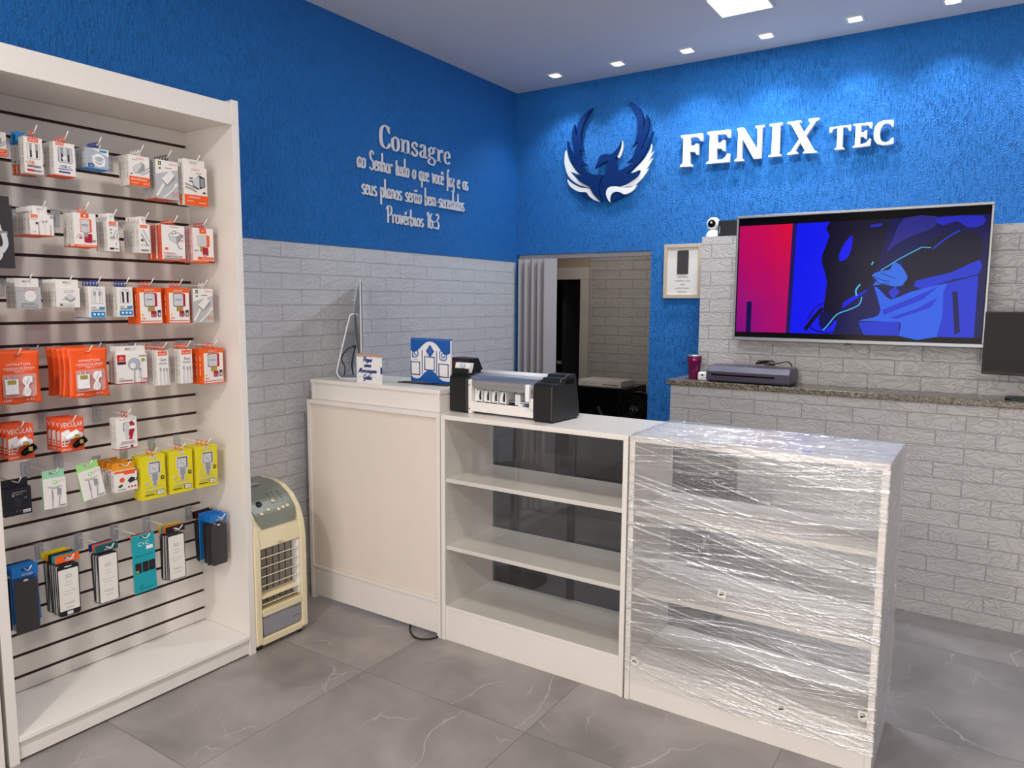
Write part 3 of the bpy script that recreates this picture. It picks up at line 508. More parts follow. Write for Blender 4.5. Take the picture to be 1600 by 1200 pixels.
 'bluecable': [('t', 'cyan', 'it-blue', .52, .90, .05, .5), ('R', 'print_grey', .18, .46, .84, .86, .03), ('R', 'carton', .20, .47, .82, .85, .03), ('r', 'print_grey', .27, .70, .43, .84), ('r', 'print_pale', .29, .50, .41, .72), ('r', 'print_grey', .58, .70, .74, .84), ('r', 'print_pale', .60, .50, .72, .72), ('t', 'ink', '2.4A', .26, .31, .06, .28), ('r', 'cyan', .60, .30, .92, .36), ('b', 'ink', .14, .26, .90, 1), ('r', 'cyan', .10, .05, .92, .21), ('c', 'carton', .28, .13, .07), ('c', 'carton', .52, .13, .07), ('c', 'carton', .76, .13, .07)],
 'bluecabledark': [('t', 'cyan', 'it-blue', .52, .90, .05, .5), ('R', 'print_grey', .18, .46, .84, .86, .03), ('R', 'carton', .20, .47, .82, .85, .03), ('r', 'ink', .28, .72, .42, .84), ('r', 'ink', .30, .48, .42, .74), ('r', 'ink', .58, .72, .72, .84), ('r', 'ink', .58, .48, .70, .74), ('t', 'ink', '2.4A', .26, .31, .06, .28), ('r', 'cyan', .60, .30, .92, .36), ('b', 'ink', .14, .26, .90, 1), ('r', 'cyan', .10, .05, .92, .21), ('c', 'carton', .28, .13, .07), ('c', 'carton', .52, .13, .07), ('c', 'carton', .76, .13, .07)],
 'orangecharger': [('r', 'carton', .09, .03, .97, .87), ('t', 'carton', 'KINGO', .5, .905, .05, .4)] + CH('orange', -.02) + [('R', 'ink', .80, .20, .92, .38, .02), ('R', 'print_pale', .82, .22, .90, .31, .02), ('r', 'yellow', .13, .24, .20, .29), ('b', 'redorange', .13, .16, .3, 1), ('r', 'ink', .12, .075, .18, .10), ('b', 'redorange', .14, .08, .94, 1), ('t', 'redorange', '3.1A', .24, .13, .03)],
 'magnetbox': [('r', 'red', .03, .66, .30, .98), ('c', 'carton', .165, .86, .055), ('c', 'red', .165, .86, .043), ('r', 'carton', .10, .853, .23, .867), ('r', 'ink', .04, .66, .30, .74), ('b', 'carton', .07, .76, .27, 1), ('c', 'print_grey', .57, .66, .20), ('c', 'greycard', .57, .67, .19), ('c', 'carton', .52, .60, .09), ('l', 'print_grey', [(.57, .48), (.56, .2), (.57, .03)], .022), ('r', 'print_pale', .70, .20, .80, .42), ('r', 'print_grey', .72, .42, .78, .52), ('c', 'gold', .86, .79, .055), ('b', 'ink', .74, .92, .98, 1), ('t', 'crimson', '1M', .87, .05, .13, .20), ('t', 'crimson', 'Magnetic', .14, .17, .05, .16), ('b', 'ink', .06, .11, .5, 1), ('r', 'crimson', 0, 0, 1, .025)],
 'spincable': [('r', 'redorange', .10, .86, .90, .98), ('t', 'carton', 'Kaidi', .5, .89, .05, .6), ('t', 'ink', '5m', .55, .70, .08, .5), ('b', 'print_grey', .18, .64, .85, 2), ('r', 'print_grey', .20, .40, .30, .52), ('r', 'print_grey', .50, .38, .60, .50), ('r', 'print_grey', .74, .38, .84, .50), ('l', 'print_pale', [(.24, .42), (.20, .2), (.24, .02)], .08), ('l', 'print_pale', [(.55, .40), (.52, .2), (.56, .02)], .08), ('l', 'print_pale', [(.79, .40), (.8, .2), (.82, .02)], .08)],
 'carcharger': [('b', 'red', .20, .93, .5, 1), ('b', 'print_grey', .56, .94, .92, 1), ('l', 'crimson', [(.66, .84), (.80, .70), (.70, .48), (.62, .30)], .22), ('R', 'ink', .34, .56, .68, .84, .08), ('R', 'print_pale', .36, .58, .66, .83, .08), ('l', 'print_pale', [(.48, .60), (.50, .42), (.56, .32)], .18), ('R', 'carton', .62, .62, .92, .72, .02), ('b', 'red', .24, .22, .84, 1), ('b', 'print_grey', .16, .17, .9, 1), ('r', 'ink', .66, .04, .76, .11), ('b', 'ink', .12, .07, .5, 1), ('r', 'red', 0, 0, 1, .02)],
 'batterydark': [('t', 'carton', 'BLUETOOTH 5.1', .58, .82, .04, .5), ('t', 'carton', 'V5.1', .54, .74, .045, .24), ('c', 'print_grey', .34, .74, .055), ('R', 'ink', .36, .30, .62, .64, .03), ('b', 'print_grey', .72, .62, .84, 2), ('r', 'carton', .66, .06, .94, .17), ('b', 'ink', .69, .11, .92, 2), ('c', 'print_grey', .44, .16, .02), ('c', 'print_grey', .56, .16, .02)],
 'greenadapter': [('c', 'green', .52, .86, .10), ('c', 'carton', .52, .86, .055), ('b', 'print_pale', .62, .90, .92, 2), ('t', 'ink', 'Type-C to 3.5mm', .50, .70, .04, .62), ('b', 'ink', .34, .66, .68, 1), ('r', 'ink', .375, .56, .395, .62), ('r', 'print_grey', .36, .30, .41, .55), ('l', 'print_grey', [(.385, .3), (.37, .16), (.38, .04)], .02), ('r', 'print_grey', .60, .42, .76, .64), ('r', 'print_pale', .645, .36, .715, .43), ('l', 'print_grey', [(.68, .36), (.66, .2), (.62, .04)], .02), ('b', 'ink', .70, .06, .94, 1)],
 'powerbox': [('r', 'orange', 0, .90, 1, 1), ('r', 'redorange', .42, .80, .90, .96), ('c', 'redorange', .32, .56, .11), ('p', 'ink', [(.56, .50), (.72, .66), (.90, .58), (.86, .42), (.66, .36)]), ('l', 'ink', [(.86, .52), (.96, .44), (.98, .60)], .03), ('p', 'ink', [(.12, .28), (.3, .36), (.34, .28), (.2, .20)]), ('c', 'red', .60, .18, .04), ('c', 'red', .74, .18, .04), ('c', 'red', .88, .18, .04), ('b', 'ink', .1, .10, .5, 1)],
 'yellowbox': [('r', 'tapegrey', .38, .91, .62, 1), ('p', 'print_pale', [(.28, .86), (.80, .86), (.80, .56), (.72, .52), (.72, .40), (.62, .36), (.62, .28), (.46, .28), (.46, .36), (.36, .42), (.36, .54), (.28, .58)]), ('R', 'ink', .33, .59, .76, .84, .03), ('R', 'print_pale', .34, .60, .72, .82, .03), ('r', 'print_grey', .44, .42, .66, .58), ('r', 'print_grey', .48, .30, .60, .42), ('l', 'print_grey', [(.44, .74), (.60, .66)], .02), ('c', 'tapegrey', .20, .38, .065), ('r', 'ink', .80, .42, .92, .50), ('r', 'yellow', .84, .44, .88, .48), ('t', 'tapegrey', 'CARREGADOR', .50, .26, .05, .70), ('b', 'tapegrey', .16, .20, .86, 2), ('R', 'ink', .60, .08, .90, .17, .02), ('R', 'carton', .61, .086, .89, .164, .02), ('b', 'ink', .66, .12, .86, 1), ('b', 'ink', .12, .10, .5, 1)],
}
# keys: half-hidden kinds, colours of body and of its loop or tab
def hook(y, zg, label, L=.232):
    zb = zg - .006
    t = thing('display_hook', label, 'hook', (XP, y, zb))
    part(MB().box(.0008, .0035, -.015, .015, -.058, -.001, 'zinc').box(-.006, .0035, -.015, .015, .0013, .003, 'zinc'), 'bracket', t, .0006)
    wz = -.010
    part(MB().tube([(.004, 0, -.036), (.007, 0, -.036), (.0075, 0, -.02), (.009, 0, wz), (.02, 0, wz), (L - .03, 0, wz), (L - .022, 0, wz + .001), (L, 0, wz + .022)], .0019, 'wirewhite', 6), 'wire', t)
    return zb + wz
def add_loop(p, m, n=1):
    mb = MB(); pts = [(0, .0045 * math.sin(a) , -.0015 - .0105 * math.cos(a)) for a in [2 * PI * k / 12 for k in range(12)]]
    mb.tube(pts, .0016, m, 6, closed=True); return part(mb, 'hang_loop', p, 0)
def tab_geo(mb, w, z0, z1, x0, x1, m, zs, sw=.36, sh=.0085):
    a = w / 2; s = w * sw / 2
    mb.box(x0, x1, -a, -s, z0, z1, m).box(x0, x1, s, a, z0, z1, m).box(x0, x1, -s, s, z0, zs - sh / 2, m).box(x0, x1, -s, s, zs + sh / 2, z1, m)
ORD = ['frontmost', 'second-from-front', 'third-from-front', 'fourth-from-front', 'fifth-from-front', 'sixth-from-front', 'rearmost']
def jit(k): return (random.uniform(-.03, .03), random.uniform(-.004, .004), random.uniform(-.008, .008)) if k else (random.uniform(-.012, .012), 0, 0)
def carton_proto(kind, w, h, d, body, artk, hang, hm, bottom=None, side=None, name='accessory_box', frnt=True):
    """origin = the point of the wire it hangs from"""
    t = bpy.data.objects.new(name, None); COL.objects.link(t); t.empty_display_size = .03
    top = -.012 if hang == 'loop' else -.018
    b = MB().box(-d, 0, -w / 2, w / 2, top - h, top, body)
    if side: b.box(-d + .0004, -.0004, -w / 2 - .0003, -w / 2 + .0004, top - h * .99, top - h * .01, side)
    if bottom: b.box(-d - .0002, .0002, -w / 2 - .0004, w / 2 + .0002, top - h - .0003, top - h + .003, bottom)
    part(b, 'box_body', t, .0006)
    e = MB()
    z = top - h * .2; pm = 'print_grey' if body in ('carton', 'silverbox') else 'carton'
    for k in range(3): zl = h * (.16, .10, .20)[k]; e.box(-d / 2 - .0011, -d / 2 + .0011, -w / 2 - .0006, -w / 2, z - zl, z, pm); z -= zl + h * .05
    part(e, 'side_print', t)
    a = MB(); art(a, w, h, ARTS[artk], .0003, top); part(a, 'front_print', t)
    if hang == 'loop': add_loop(t, hm)
    else:
        tb = MB(); tab_geo(tb, w * (.62 if hang == 'narrowtab' else .96), top + .0002, .010, -d * .6, -d * .6 + .0008, hm, .0005); part(tb, 'hang_tab', t)
    return t
def clone(t, loc, rot, label, group):
    c = t.copy(); COL.objects.link(c); c.location = loc; c.rotation_euler = rot
    for ch in t.children:
        k = ch.copy(); COL.objects.link(k); k.parent = c
        for g_ in ch.children: q = g_.copy(); COL.objects.link(q); q.parent = k
    return c
def stack(builder, y, zg, xf, n, pitch, what, cat, where, L=None, jitter=True):
    """n packages on one hook, front one first"""
    L = L or (xf - XP + .034)
    zw = hook(y, zg, 'metal hook holding ' + what + ', ' + where, L)
    proto = builder(); grp = what + ', ' + where if n > 1 else None
    for k in range(n):
        t = proto if k == 0 else clone(proto, (0, 0, 0), (0, 0, 0), '', '')
        r = jit(k) if jitter else (0, 0, 0)
        t.location = (xf - k * pitch, y, zw - .0005); t.rotation_euler = r
        pos = '' if n == 1 else ('rearmost ' if k == n - 1 else ORD[min(k, 6)] + ' ')
        tag(t, pos + what + ', ' + where, cat, grp)
    return proto

G1, G2, G3, G4, G5, G6, G7 = 2.0525, 1.814, 1.5755, 1.337, 1.0985, .9395, .6215
XFR = -2.66
def cb(*a, **k): return lambda: carton_proto(*a, **k)
# (builder, y, row, n, pitch, what, category, where)
# top row
stack(cb('w', .057, .075, .010, 'carton', 'chargerflat', 'loop', 'redorange'), 1.0955, G1, XFR, 1, .012, 'small white charger box cut by the photo edge', 'box', 'top row')
def cable_mixed():
    return carton_proto('c', .056, .115, .018, 'carton', 'cablebox', 'loop', 'redorange')
stack(cable_mixed, 1.202, G1, XFR, 2, .020, 'white cable box with orange label and window', 'box', 'top row')
def bluetop():
    t = carton_proto('c', .056, .112, .010, 'carton', 'chargerflat', 'tab', 'cyan', bottom='cyan'); part(MB().box(-.0106, .0004, -.0284, .0284, -.034, -.0178, 'cyan'), 'blue_top_band', t); return t
for k, (yy, xx) in enumerate(((1.178, -2.712), (1.172, -2.728))):
    tb = bluetop(); tb.location = (xx, yy + .024, G1 - .0165)
    tag(tb, ('front' if k == 0 else 'rear') + ' one of two blue-topped white boxes behind the white cable boxes, top row', 'box')
stack(cb('c', .068, .110, .020, 'carton', 'usbcbox', 'loop', 'redorange', bottom='redorange', frnt=1), 1.298, G1, XFR, 3, .024, 'white USB cable box with blue window frame', 'box', 'top row')
stack(cb('c', .080, .070, .009, 'greycard', 'coilpack', 'loop', 'navy', bottom='cyan'), 1.407, G1, XFR, 6, .0112, 'grey-blue pack showing a coiled white cable', 'cable pack', 'top row')
stack(cb('c', .078, .108, .021, 'carton', 'chargerflat', 'loop', 'carton'), 1.558, G1, XFR, 3, .0235, 'white charger box with orange lower band', 'box', 'top row')
stack(cb('c', .091, .143, .016, 'silverbox', 'adapterdiag', 'loop', 'ink', bottom='redorange'), 1.6655, G1, XFR, 5, .0182, 'silver-grey box with slanting plug picture', 'box', 'top row')
stack(cb('c', .100, .148, .018, 'carton', 'wallbox', 'tab', 'carton'), 1.780, G1, XFR + .005, 2, .024, 'large white box with orange foot', 'box', 'top row')
# second row
def poster():
    return carton_proto('c', .122, .200, .020, 'charcoal', 'earbudsposter', 'tab', 'charcoal')
stack(poster, 1.066, G2 + .02, XFR, 1, .02, 'big dark earphone box cut by the photo edge', 'box', 'second row')
stack(cb('c', .073, .069, .018, 'carton', 'earphonebox', 'narrowtab', 'carton', bottom='redorange'), 1.2135, G2, XFR, 6, .0222, 'wide white earphone box', 'box', 'second row')
stack(cb('c', .076, .116, .030, 'carton', 'chargerwindow', 'loop', 'redorange', bottom='orange'), 1.352, G2 + .012, XFR, 2, .036, 'white box with red-framed charger window', 'box', 'second row')
stack(cb('c', .041, .106, .017, 'carton', 'slimbox', 'narrowtab', 'carton'), 1.4475, G2, XFR, 4, .0192, 'slim white box with small orange badge', 'box', 'second row left slim stack')
stack(cb('c', .042, .105, .019, 'carton', 'slimcable', 'narrowtab', 'carton'), 1.565, G2, XFR, 5, .0218, 'slim white box printed with crossed cables', 'box', 'second row')
stack(cb('c', .095, .133, .016, 'carton', 'rapidbox', 'loop', 'redorange', bottom='redorange', side='redorange'), 1.680, G2, XFR, 5, .0182, 'white fast charger box with orange sides', 'box', 'second row')
stack(cb('c', .094, .136, .014, 'pink', 'whitecharger', 'loop', 'red', bottom='orange'), 1.806, G2, XFR, 4, .0165, 'pale pink-sided charger box', 'box', 'second row far right')
# third row
stack(cb('c', .075, .071, .014, 'carton', 'locatorgrey', 'tab', 'carton'), 1.1585, G3, XFR, 4, .0175, 'small grey box with white disc picture', 'box', 'third row')
stack(cb('c', .077, .067, .0125, 'carton', 'plugwhitebox', 'tab', 'carton'), 1.2835, G3, XFR, 7, .0145, 'small white box with tilted square gadget', 'box', 'third row')
stack(cb('c', .058, .112, .018, 'carton', 'bluecable', 'loop', 'navy', side=None, bottom='cyan'), 1.380, G3, XFR, 5, .0208, 'white-and-blue box with pale cable picture', 'box', 'third row')
stack(cb('c', .057, .107, .018, 'carton', 'bluecabledark', 'loop', 'navy'), 1.480, G3, XFR, 4, .0205, 'white-and-blue box with black cable picture', 'box', 'third row')
OC = ('c', .095, .136, .023, 'orange', 'orangecharger', 'loop', 'redorange')
stack(cb(*OC), 1.5725, G3, XFR, 3, .025, 'orange box with red charger picture', 'box', 'third row left orange stack')
stack(cb(*OC), 1.6895, G3, XFR, 3, .025, 'orange box with red charger picture', 'box', 'third row right orange stack')
stack(cb('c', .088, .135, .016, 'silverbox', 'adapterdiag', 'loop', 'carton'), 1.796, G3, XFR, 2, .020, 'silver-grey box with slanting plug picture', 'box', 'third row far right')
# fourth row
def pouch():
    t = bpy.data.objects.new('charger_pouch', None); COL.objects.link(t); t.empty_display_size = .03
    W, H = .135, .172; top = .012; mb = MB(); nx, nz = 14, 18; rnd = random.Random(3); vs = []; fs = []
    def P(i, j, s_):
        u = i / nx; v = j / nz; y = (u - .5) * W * (1 - .06 * math.sin(v * PI)) ; z = top - H * v
        b_ = (math.sin(PI * u) ** .6) * (math.sin(PI * min(1, max(0, (v - .12) / .84))) ** .7) * .009
        return (s_ * b_ + .0016 * math.sin(u * 9 + v * 5) + .0008 * s_, y, z + .002 * math.sin(u * 11) * (v > .9))
    hole = [(i, j) for i in (6, 7) for j in (1,)]
    for s_ in (1, -1):
        o = len(vs); vs += [P(i, j, s_) for j in range(nz + 1) for i in range(nx + 1)]
        for j in range(nz):
            for i in range(nx):
                if (i, j) in hole: continue
                a = o + j * (nx + 1) + i; fs.append((a, a + 1, a + nx + 2, a + nx + 1))
    n1 = (nx + 1) * (nz + 1)
    rim = [i for i in range(nx + 1)] + [j * (nx + 1) + nx for j in range(1, nz + 1)] + [nz * (nx + 1) + i for i in range(nx - 1, -1, -1)] + [j * (nx + 1) for j in range(nz - 1, 0, -1)]
    for k in range(len(rim)): a, b = rim[k], rim[(k + 1) % len(rim)]; fs.append((a, b, b + n1, a + n1))
    mb.add(vs, fs, 'pouch', True); part(mb, 'pouch_bag', t)
    f = MB(); z0 = top - H
    f.prism(rrect(-.050, z0 + .022, .050, z0 + .098, .008), FX, .0105, .0115, 'windowpink'); part(f, 'clear_window', t)
    f = MB().box(.0118, .020, -.046, -.008, z0 + .034, z0 + .082, 'plugwhite').box(.0202, .0208, -.040, -.014, z0 + .066, z0 + .080, 'gold'); f.tube([(.015, -.036, z0 + .082), (.015, -.036, z0 + .094)], .0022, 'zinc').tube([(.015, -.018, z0 + .082), (.015, -.018, z0 + .094)], .0022, 'zinc'); part(f, 'charger_plug', t, .0015)
    f = MB()
    for q in range(4):
        o_ = q * .003; f.tube(smooth([(.0165, .004 + o_, z0 + .030), (.019 , .012 + o_, z0 + .055), (.0165, .030 - o_, z0 + .070), (.019, .030 - o_, z0 + .086), (.0165, .014 + o_, z0 + .088), (.019, .006 + o_, z0 + .070), (.0165, .028 - o_, z0 + .045), (.0165, .022 - o_, z0 + .026), (.0165, .004 + o_, z0 + .030)], 5), .0016, 'cablewhite', 6)
    f.box(.0155, .020, .026, .034, z0 + .070, z0 + .090, 'plugwhite'); part(f, 'coiled_cable', t)
    f = MB(); text(f, "H'MASTON", 0, z0 + .125, .009, FX, .0085, 'signwhite', wide=.07); text(f, 'CARREGADOR RÁPIDO', 0, z0 + .113, .007, FX, .0102, 'signwhite', wide=.092); text(f, 'TIPO C', 0, z0 + .102, .006, FX, .0112, 'signwhite', wide=.03)
    f.prism([(-.04, z0 + .1095), (.04, z0 + .1095), (.04, z0 + .1102), (-.04, z0 + .1102)], FX, .0095, .0108, 'signwhite')
    text(f, '15W', -.036, z0 + .009, .009, FX, .0072, 'signwhite'); text(f, 'e1 0.3', .030, z0 + .010, .007, FX, .0072, 'signwhite'); part(f, 'front_print', t)
    f = MB().box(.0207, .0212, -.026, -.010, z0 + .048, z0 + .064, 'signwhite'); part(f, 'price_sticker', t); return t
stack(pouch, 1.112, G4, XFR, 4, .031, 'orange zip pouch with charger and cable', 'pouch', 'fourth row at the left edge')
stack(pouch, 1.330, G4, XFR + .012, 5, .038, 'orange zip pouch with charger and cable', 'pouch', 'fourth row next to magnet boxes')
stack(cb('c', .116, .109, .014, 'carton', 'magnetbox', 'tab', 'carton', bottom='crimson'), 1.493, G4, XFR, 3, .017, 'white magnetic charger box marked 1M', 'box', 'fourth row')
stack(cb('c', .047, .133, .022, 'carton', 'spincable', 'loop', 'redorange'), 1.6135, G4, XFR, 5, .0255, 'tall slim white cable box', 'box', 'fourth row left slim stack')
stack(cb('c', .050, .134, .016, 'carton', 'spincable', 'loop', 'redorange'), 1.712, G4, XFR, 5, .0182, 'tall slim white cable box', 'box', 'fourth row right slim stack')
stack(cb('c', .098, .143, .022, 'orange', 'orangecharger', 'loop', 'redorange'), 1.815, G4, XFR + .02, 3, .028, 'orange box with red charger picture', 'box', 'fourth row')
# fifth row
def card():
    t = bpy.data.objects.new('car_charger_card', None); COL.objects.link(t); t.empty_display_size = .03
    W, H, top = .080, .116, .010; z0 = top - H; mb = MB()
    mb.box(0, .0008, -W / 2, W / 2, z0, top - .016, 'redorange').box(0, .0008, -W / 2, -.008, top - .016, top, 'redorange').box(0, .0008, .008, W / 2, top - .016, top, 'redorange').box(0, .0008, -.008, .008, top - .004, top, 'redorange').box(0, .0008, -.008, .008, top - .016, top - .0135, 'redorange'); part(mb, 'backing_card', t)
    f = MB(); text(f, 'VEICULAR', 0, top - .030, .017, FX, .0011, 'signwhite', wide=.074)
    f.prism([(-.036, z0 + .02), (-.036, z0 + .07), (-.010, z0 + .078), (.0, z0 + .05), (-.016, z0 + .02)], FX, .0006, .0010, 'signwhite'); f.prism([(.012, z0 + .078), (.036, z0 + .06), (.036, z0 + .03), (.020, z0 + .055)], FX, .0006, .0010, 'signwhite')
    f.prism(circ(.026, z0 + .074, .009), FX, .0006, .0012, 'redorange'); text(f, '3.4', .026, z0 + .071, .006, FX, .0014, 'signwhite')
    for q in range(3): f.prism(circ(-.031 , z0 + .036 - q * .010, .0035), FX, .0006, .0012, 'redorange'); f.prism(rrect(-.025, z0 + .033 - q * .010, -.012, z0 + .039 - q * .010, .002), FX, .0006, .0012, 'redorange')
    text(f, 'KINGO', -.020, z0 + .005, .007, FX, .0011, 'signwhite'); part(f, 'front_print', t)
    f = MB(); c = Vector((.014, -.010, z0 + .055)); ax = Vector((0, .62, -.55)).normalized(); bx = Vector((0, .5, .6)).normalized()
    def plug(mb, c, ax, m): mb.tube([c - ax * .022, c - ax * .020, c + ax * .004, c + ax * .006, c + ax * .022, c + ax * .026], [.010, .0125, .0125, .0105, .0085, .004], m, 14)
    plug(f, Vector((.0145, -.006, z0 + .058)), Vector((0, .85, .35)).normalized() * -1, 'plugwhite'); f.box(.0268, .0274, -.004, .010, z0 + .050, z0 + .062, 'gold'); part(f, 'white_car_plug', t)
    f = MB(); plug(f, Vector((.0145, .018, z0 + .030)), Vector((0, -.8, -.45)).normalized(), 'blackgloss'); f.box(.0268, .0274, .012, .024, z0 + .028, z0 + .042, 'gold'); part(f, 'black_car_plug', t)
    return t
stack(card, 1.106, G5, XFR, 4, .030, 'orange car charger blister card', 'card pack', 'fifth row at the left edge')
stack(card, 1.2685, G5, XFR, 4, .030, 'orange car charger blister card', 'card pack', 'fifth row, centre')
stack(cb('c', .078, .117, .020, 'carton', 'carcharger', 'loop', 'red', bottom='red'), 1.4605, G5, XFR, 2, .023, 'white box with red car charger picture', 'box', 'fifth row')
# sixth row
stack(cb('c', .082, .092, .032, 'blackbox', 'batterydark', 'tab', 'blackbox'), 1.0865, G6 - .022, XFR, 1, .03, 'black battery box with hang tab', 'box', 'sixth row')
p = stack(cb('c', .073, .104, .012, 'carton', 'greenadapter', 'tab', 'mint', side='mint'), 1.2015, G6 - .012, XFR, 1, .03, 'upright white adapter box with mint green tab', 'box', 'sixth row')
p = stack(cb('c', .078, .106, .012, 'carton', 'greenadapter', 'tab', 'green', side='green'), 1.3145, G6 - .006, XFR, 1, .03, 'tilted white adapter box with lime green tab', 'box', 'sixth row', jitter=False)
p.rotation_euler = (math.radians(9), 0, 0)
stack(cb('c', .084, .077, .029, 'carton', 'powerbox', 'tab', 'amber'), 1.449, G6 - .032, XFR, 4, .038, 'white power adapter box with amber tab', 'box', 'sixth row')
YB_ = ('c', .098, .168, .028, 'yellow', 'yellowbox', 'loop', 'redorange')
stack(cb(*YB_), 1.555, G6, XFR, 2, .031, 'yellow charger box', 'box', 'sixth row left yellow stack')
stack(cb(*YB_), 1.6715, G6, XFR, 2, .031, 'yellow charger box', 'box', 'sixth row middle yellow stack')
stack(cb(*YB_), 1.784, G6, XFR, 3, .030, 'yellow charger box', 'box', 'sixth row right yellow stack')
# bottom row: screen protectors
def protector(header, card_m='paper', txt='3D', frame='ink', hh=.026, H=.222, W=.080, dark=False):
    t = bpy.data.objects.new('screen_protector_pack', None); COL.objects.link(t); t.empty_display_size = .03
    top = .012; z0 = top - H; a = W / 2
    b = MB(); b.box(0, .0005, -a, a, z0, top - hh, 'blister'); part(b, 'clear_sleeve', t)
    b = MB(); tab_geo(b, W, top - hh, top, -.0006, .0012, header, 0, .26, .009); part(b, 'header_card', t)
    b = MB(); text(b, {'skyblue': 'Coruja', 'teal': 'Cola', 'orange': 'TECH', 'black': 'Toty', 'darkteal': 'LUXO', 'amber': 'GLASS'}.get(header, 'GLASS'), .006, top - hh + .003, .0085, FX, .0015, 'signwhite', slant=.2)
    part(b, 'header_print', t)
    if dark:
        b = MB().prism(rrect(-a + .004, z0 + .002, a - .004, top - hh - .012, .008), FX, .0008, .0030, 'charcoal').prism(circ(0, top - hh - .014, .008, 12, .003), FX, .0008, .0033, 'paper'); part(b, 'privacy_film', t)
    else:
        b = MB().prism(rrect(-a + .004, z0 + .003, a - .004, top - hh - .010, .009), FX, .0008, .0022, frame).prism(rrect(-a + .007, z0 + (.022 if frame == 'black' else .006), a - .007, top - hh - (.026 if frame == 'black' else .014), .004), FX, .0022, .0027, card_m)
        if frame == 'black': b.prism(rrect(-.010, z0 + .006, .010, z0 + .018, .003), FX, .0022, .0026, 'crystal').prism(rrect(-.012, top - hh - .019, .012, top - hh - .015, .002), FX, .0022, .0026, 'crystal')
        part(b, 'glass_sheet', t)
        b = MB(); zc = z0 + H * .62; text(b, txt, 0, zc, .014, FX, .0030, 'print_grey')
        for q, wd in enumerate((.020, .026, 0, .046, .034)):
            if wd:
                for s_ in range(int(wd / .005)): b.prism([(-wd / 2 + s_ * .005, zc - .014 - q * .011), (-wd / 2 + s_ * .005 + .0036, zc - .014 - q * .011), (-wd / 2 + s_ * .005 + .0036, zc - .0125 - q * .011), (-wd / 2 + s_ * .005, zc - .0125 - q * .011)], FX, .0026, .003, 'print_grey')
        text(b, 'NANO', 0, z0 + .044, .008, FX, .003, 'print_grey'); text(b, 'ceramic', 0, z0 + .030, .006, FX, .003, 'print_grey'); part(b, 'card_print', t)
    return t
def tealpack():
    t = bpy.data.objects.new('lens_protector_pack', None); COL.objects.link(t); t.empty_display_size = .03
    W, H, top = .088, .226, .012; z0 = top - H; b = MB(); tab_geo(b, W, top - .024, top, -.002, .002, 'teal', 0, .26, .009); b.box(-.002, .002, -W / 2, W / 2, z0, top - .024, 'teal'); part(b, 'sleeve', t, .0008)
    f = MB(); text(f, 'C+C', .0, top - .044, .016, FX, .0024, 'signwhite'); f.prism(rrect(.010, top - .062, .036, top - .048, .001), FX, .002, .0024, 'signwhite'); text(f, 'Película de câmera', 0, z0 + .142, .006, FX, .0024, 'ink', wide=.07)
    for q, x in enumerate((-.024, .004, .030)): f.prism(rrect(x - .013, z0 + .078, x + .011, z0 + .118, .002), FX, .002, .0025, 'blackbox'); f.prism(circ(x, z0 + .098, .006), FX, .0024, .0028, 'maroon')
    f.prism(rrect(-.036, z0 + .080, -.024, z0 + .090, .001), FX, .0024, .003, 'gold'); text(f, 'x11', -.018, z0 + .022, .009, FX, .0024, 'ink'); f.prism([(-.024, z0 + .014), (.03, z0 + .014), (.03, z0 + .016), (-.024, z0 + .016)], FX, .002, .0024, 'ink'); part(f, 'front_print', t); return t
def bluepack():
    t = bpy.data.objects.new('film_sleeve_pack', None); COL.objects.link(t); t.empty_display_size = .03
    W, H, top = .076, .220, .010; z0 = top - H; b = MB(); tab_geo(b, W, top - .024, top, -.003, .003, 'skyblue', 0, .26, .009); b.box(-.003, .003, -W / 2, W / 2, z0 + .02, top - .024, 'skyblue').box(-.003, .003, -W / 2, W / 2, z0, z0 + .0198, 'greycard'); part(b, 'sleeve', t, .0008)
    f = MB(); text(f, 'Coruja', 0, top - .040, .010, FX, .0034, 'signwhite', slant=.2); part(f, 'front_print', t); return t
def glass_stack(y, heads, what, where, pitch, xf=XFR, L=None, **kw):
    zw = hook(y, G7, 'metal hook holding ' + what + ', ' + where, L or (xf - XP + .05)); n = len(heads)
    for k, hd in enumerate(heads):
        if callable(hd): t = hd()
        else: t = protector(hd, **(kw if k == 0 or 'dark' in kw else {}))
        t.location = (xf - k * pitch, y + (random.uniform(-.004, .004) if k else 0), zw - .0005); t.rotation_euler = (random.uniform(-.035, .035) if k else random.uniform(-.01, .02), 0, random.uniform(-.015, .015) if k else 0)
        pos = 'frontmost ' if k == 0 else ('rearmost ' if k == n - 1 else ORD[k] + ' ')
        hn = {'skyblue': 'blue', 'darkteal': 'dark green', 'indigo': 'navy', 'charcoal': 'grey'}.get(hd, hd if isinstance(hd, str) else ('teal' if hd is tealpack else 'bright blue'))
        tag(t, pos + hn + '-topped ' + what + ', ' + where, 'screen protector', what + ', ' + where)
glass_stack(1.0925, ['skyblue', bluepack, bluepack, 'skyblue', 'black'], 'privacy film pack', 'bottom row left edge', .014, dark=True, H=.232, hh=.036)
glass_stack(1.227, ['orange', 'teal', 'darkteal', 'black', 'amber', 'yellow', 'yellow'], 'phone glass pack', 'bottom row second hook', .0145, frame='black')
glass_stack(1.365, ['darkteal', 'teal', 'redorange', 'orange', 'indigo', 'indigo'], 'phone glass pack', 'bottom row third hook', .0085)
glass_stack(1.5005, [tealpack, 'orange', 'black'], 'camera glass pack', 'bottom row', .008)
glass_stack(1.633, ['black', 'amber', 'orange', 'teal', 'yellow', 'amber'], 'phone glass pack', 'bottom row fifth hook', .0095)
glass_stack(1.822, ['skyblue', 'skyblue', 'skyblue', 'skyblue', bluepack, 'maroon', 'black'], 'dark film pack', 'bottom row far right', .020, xf=-2.655, dark=True, H=.216, hh=.030)
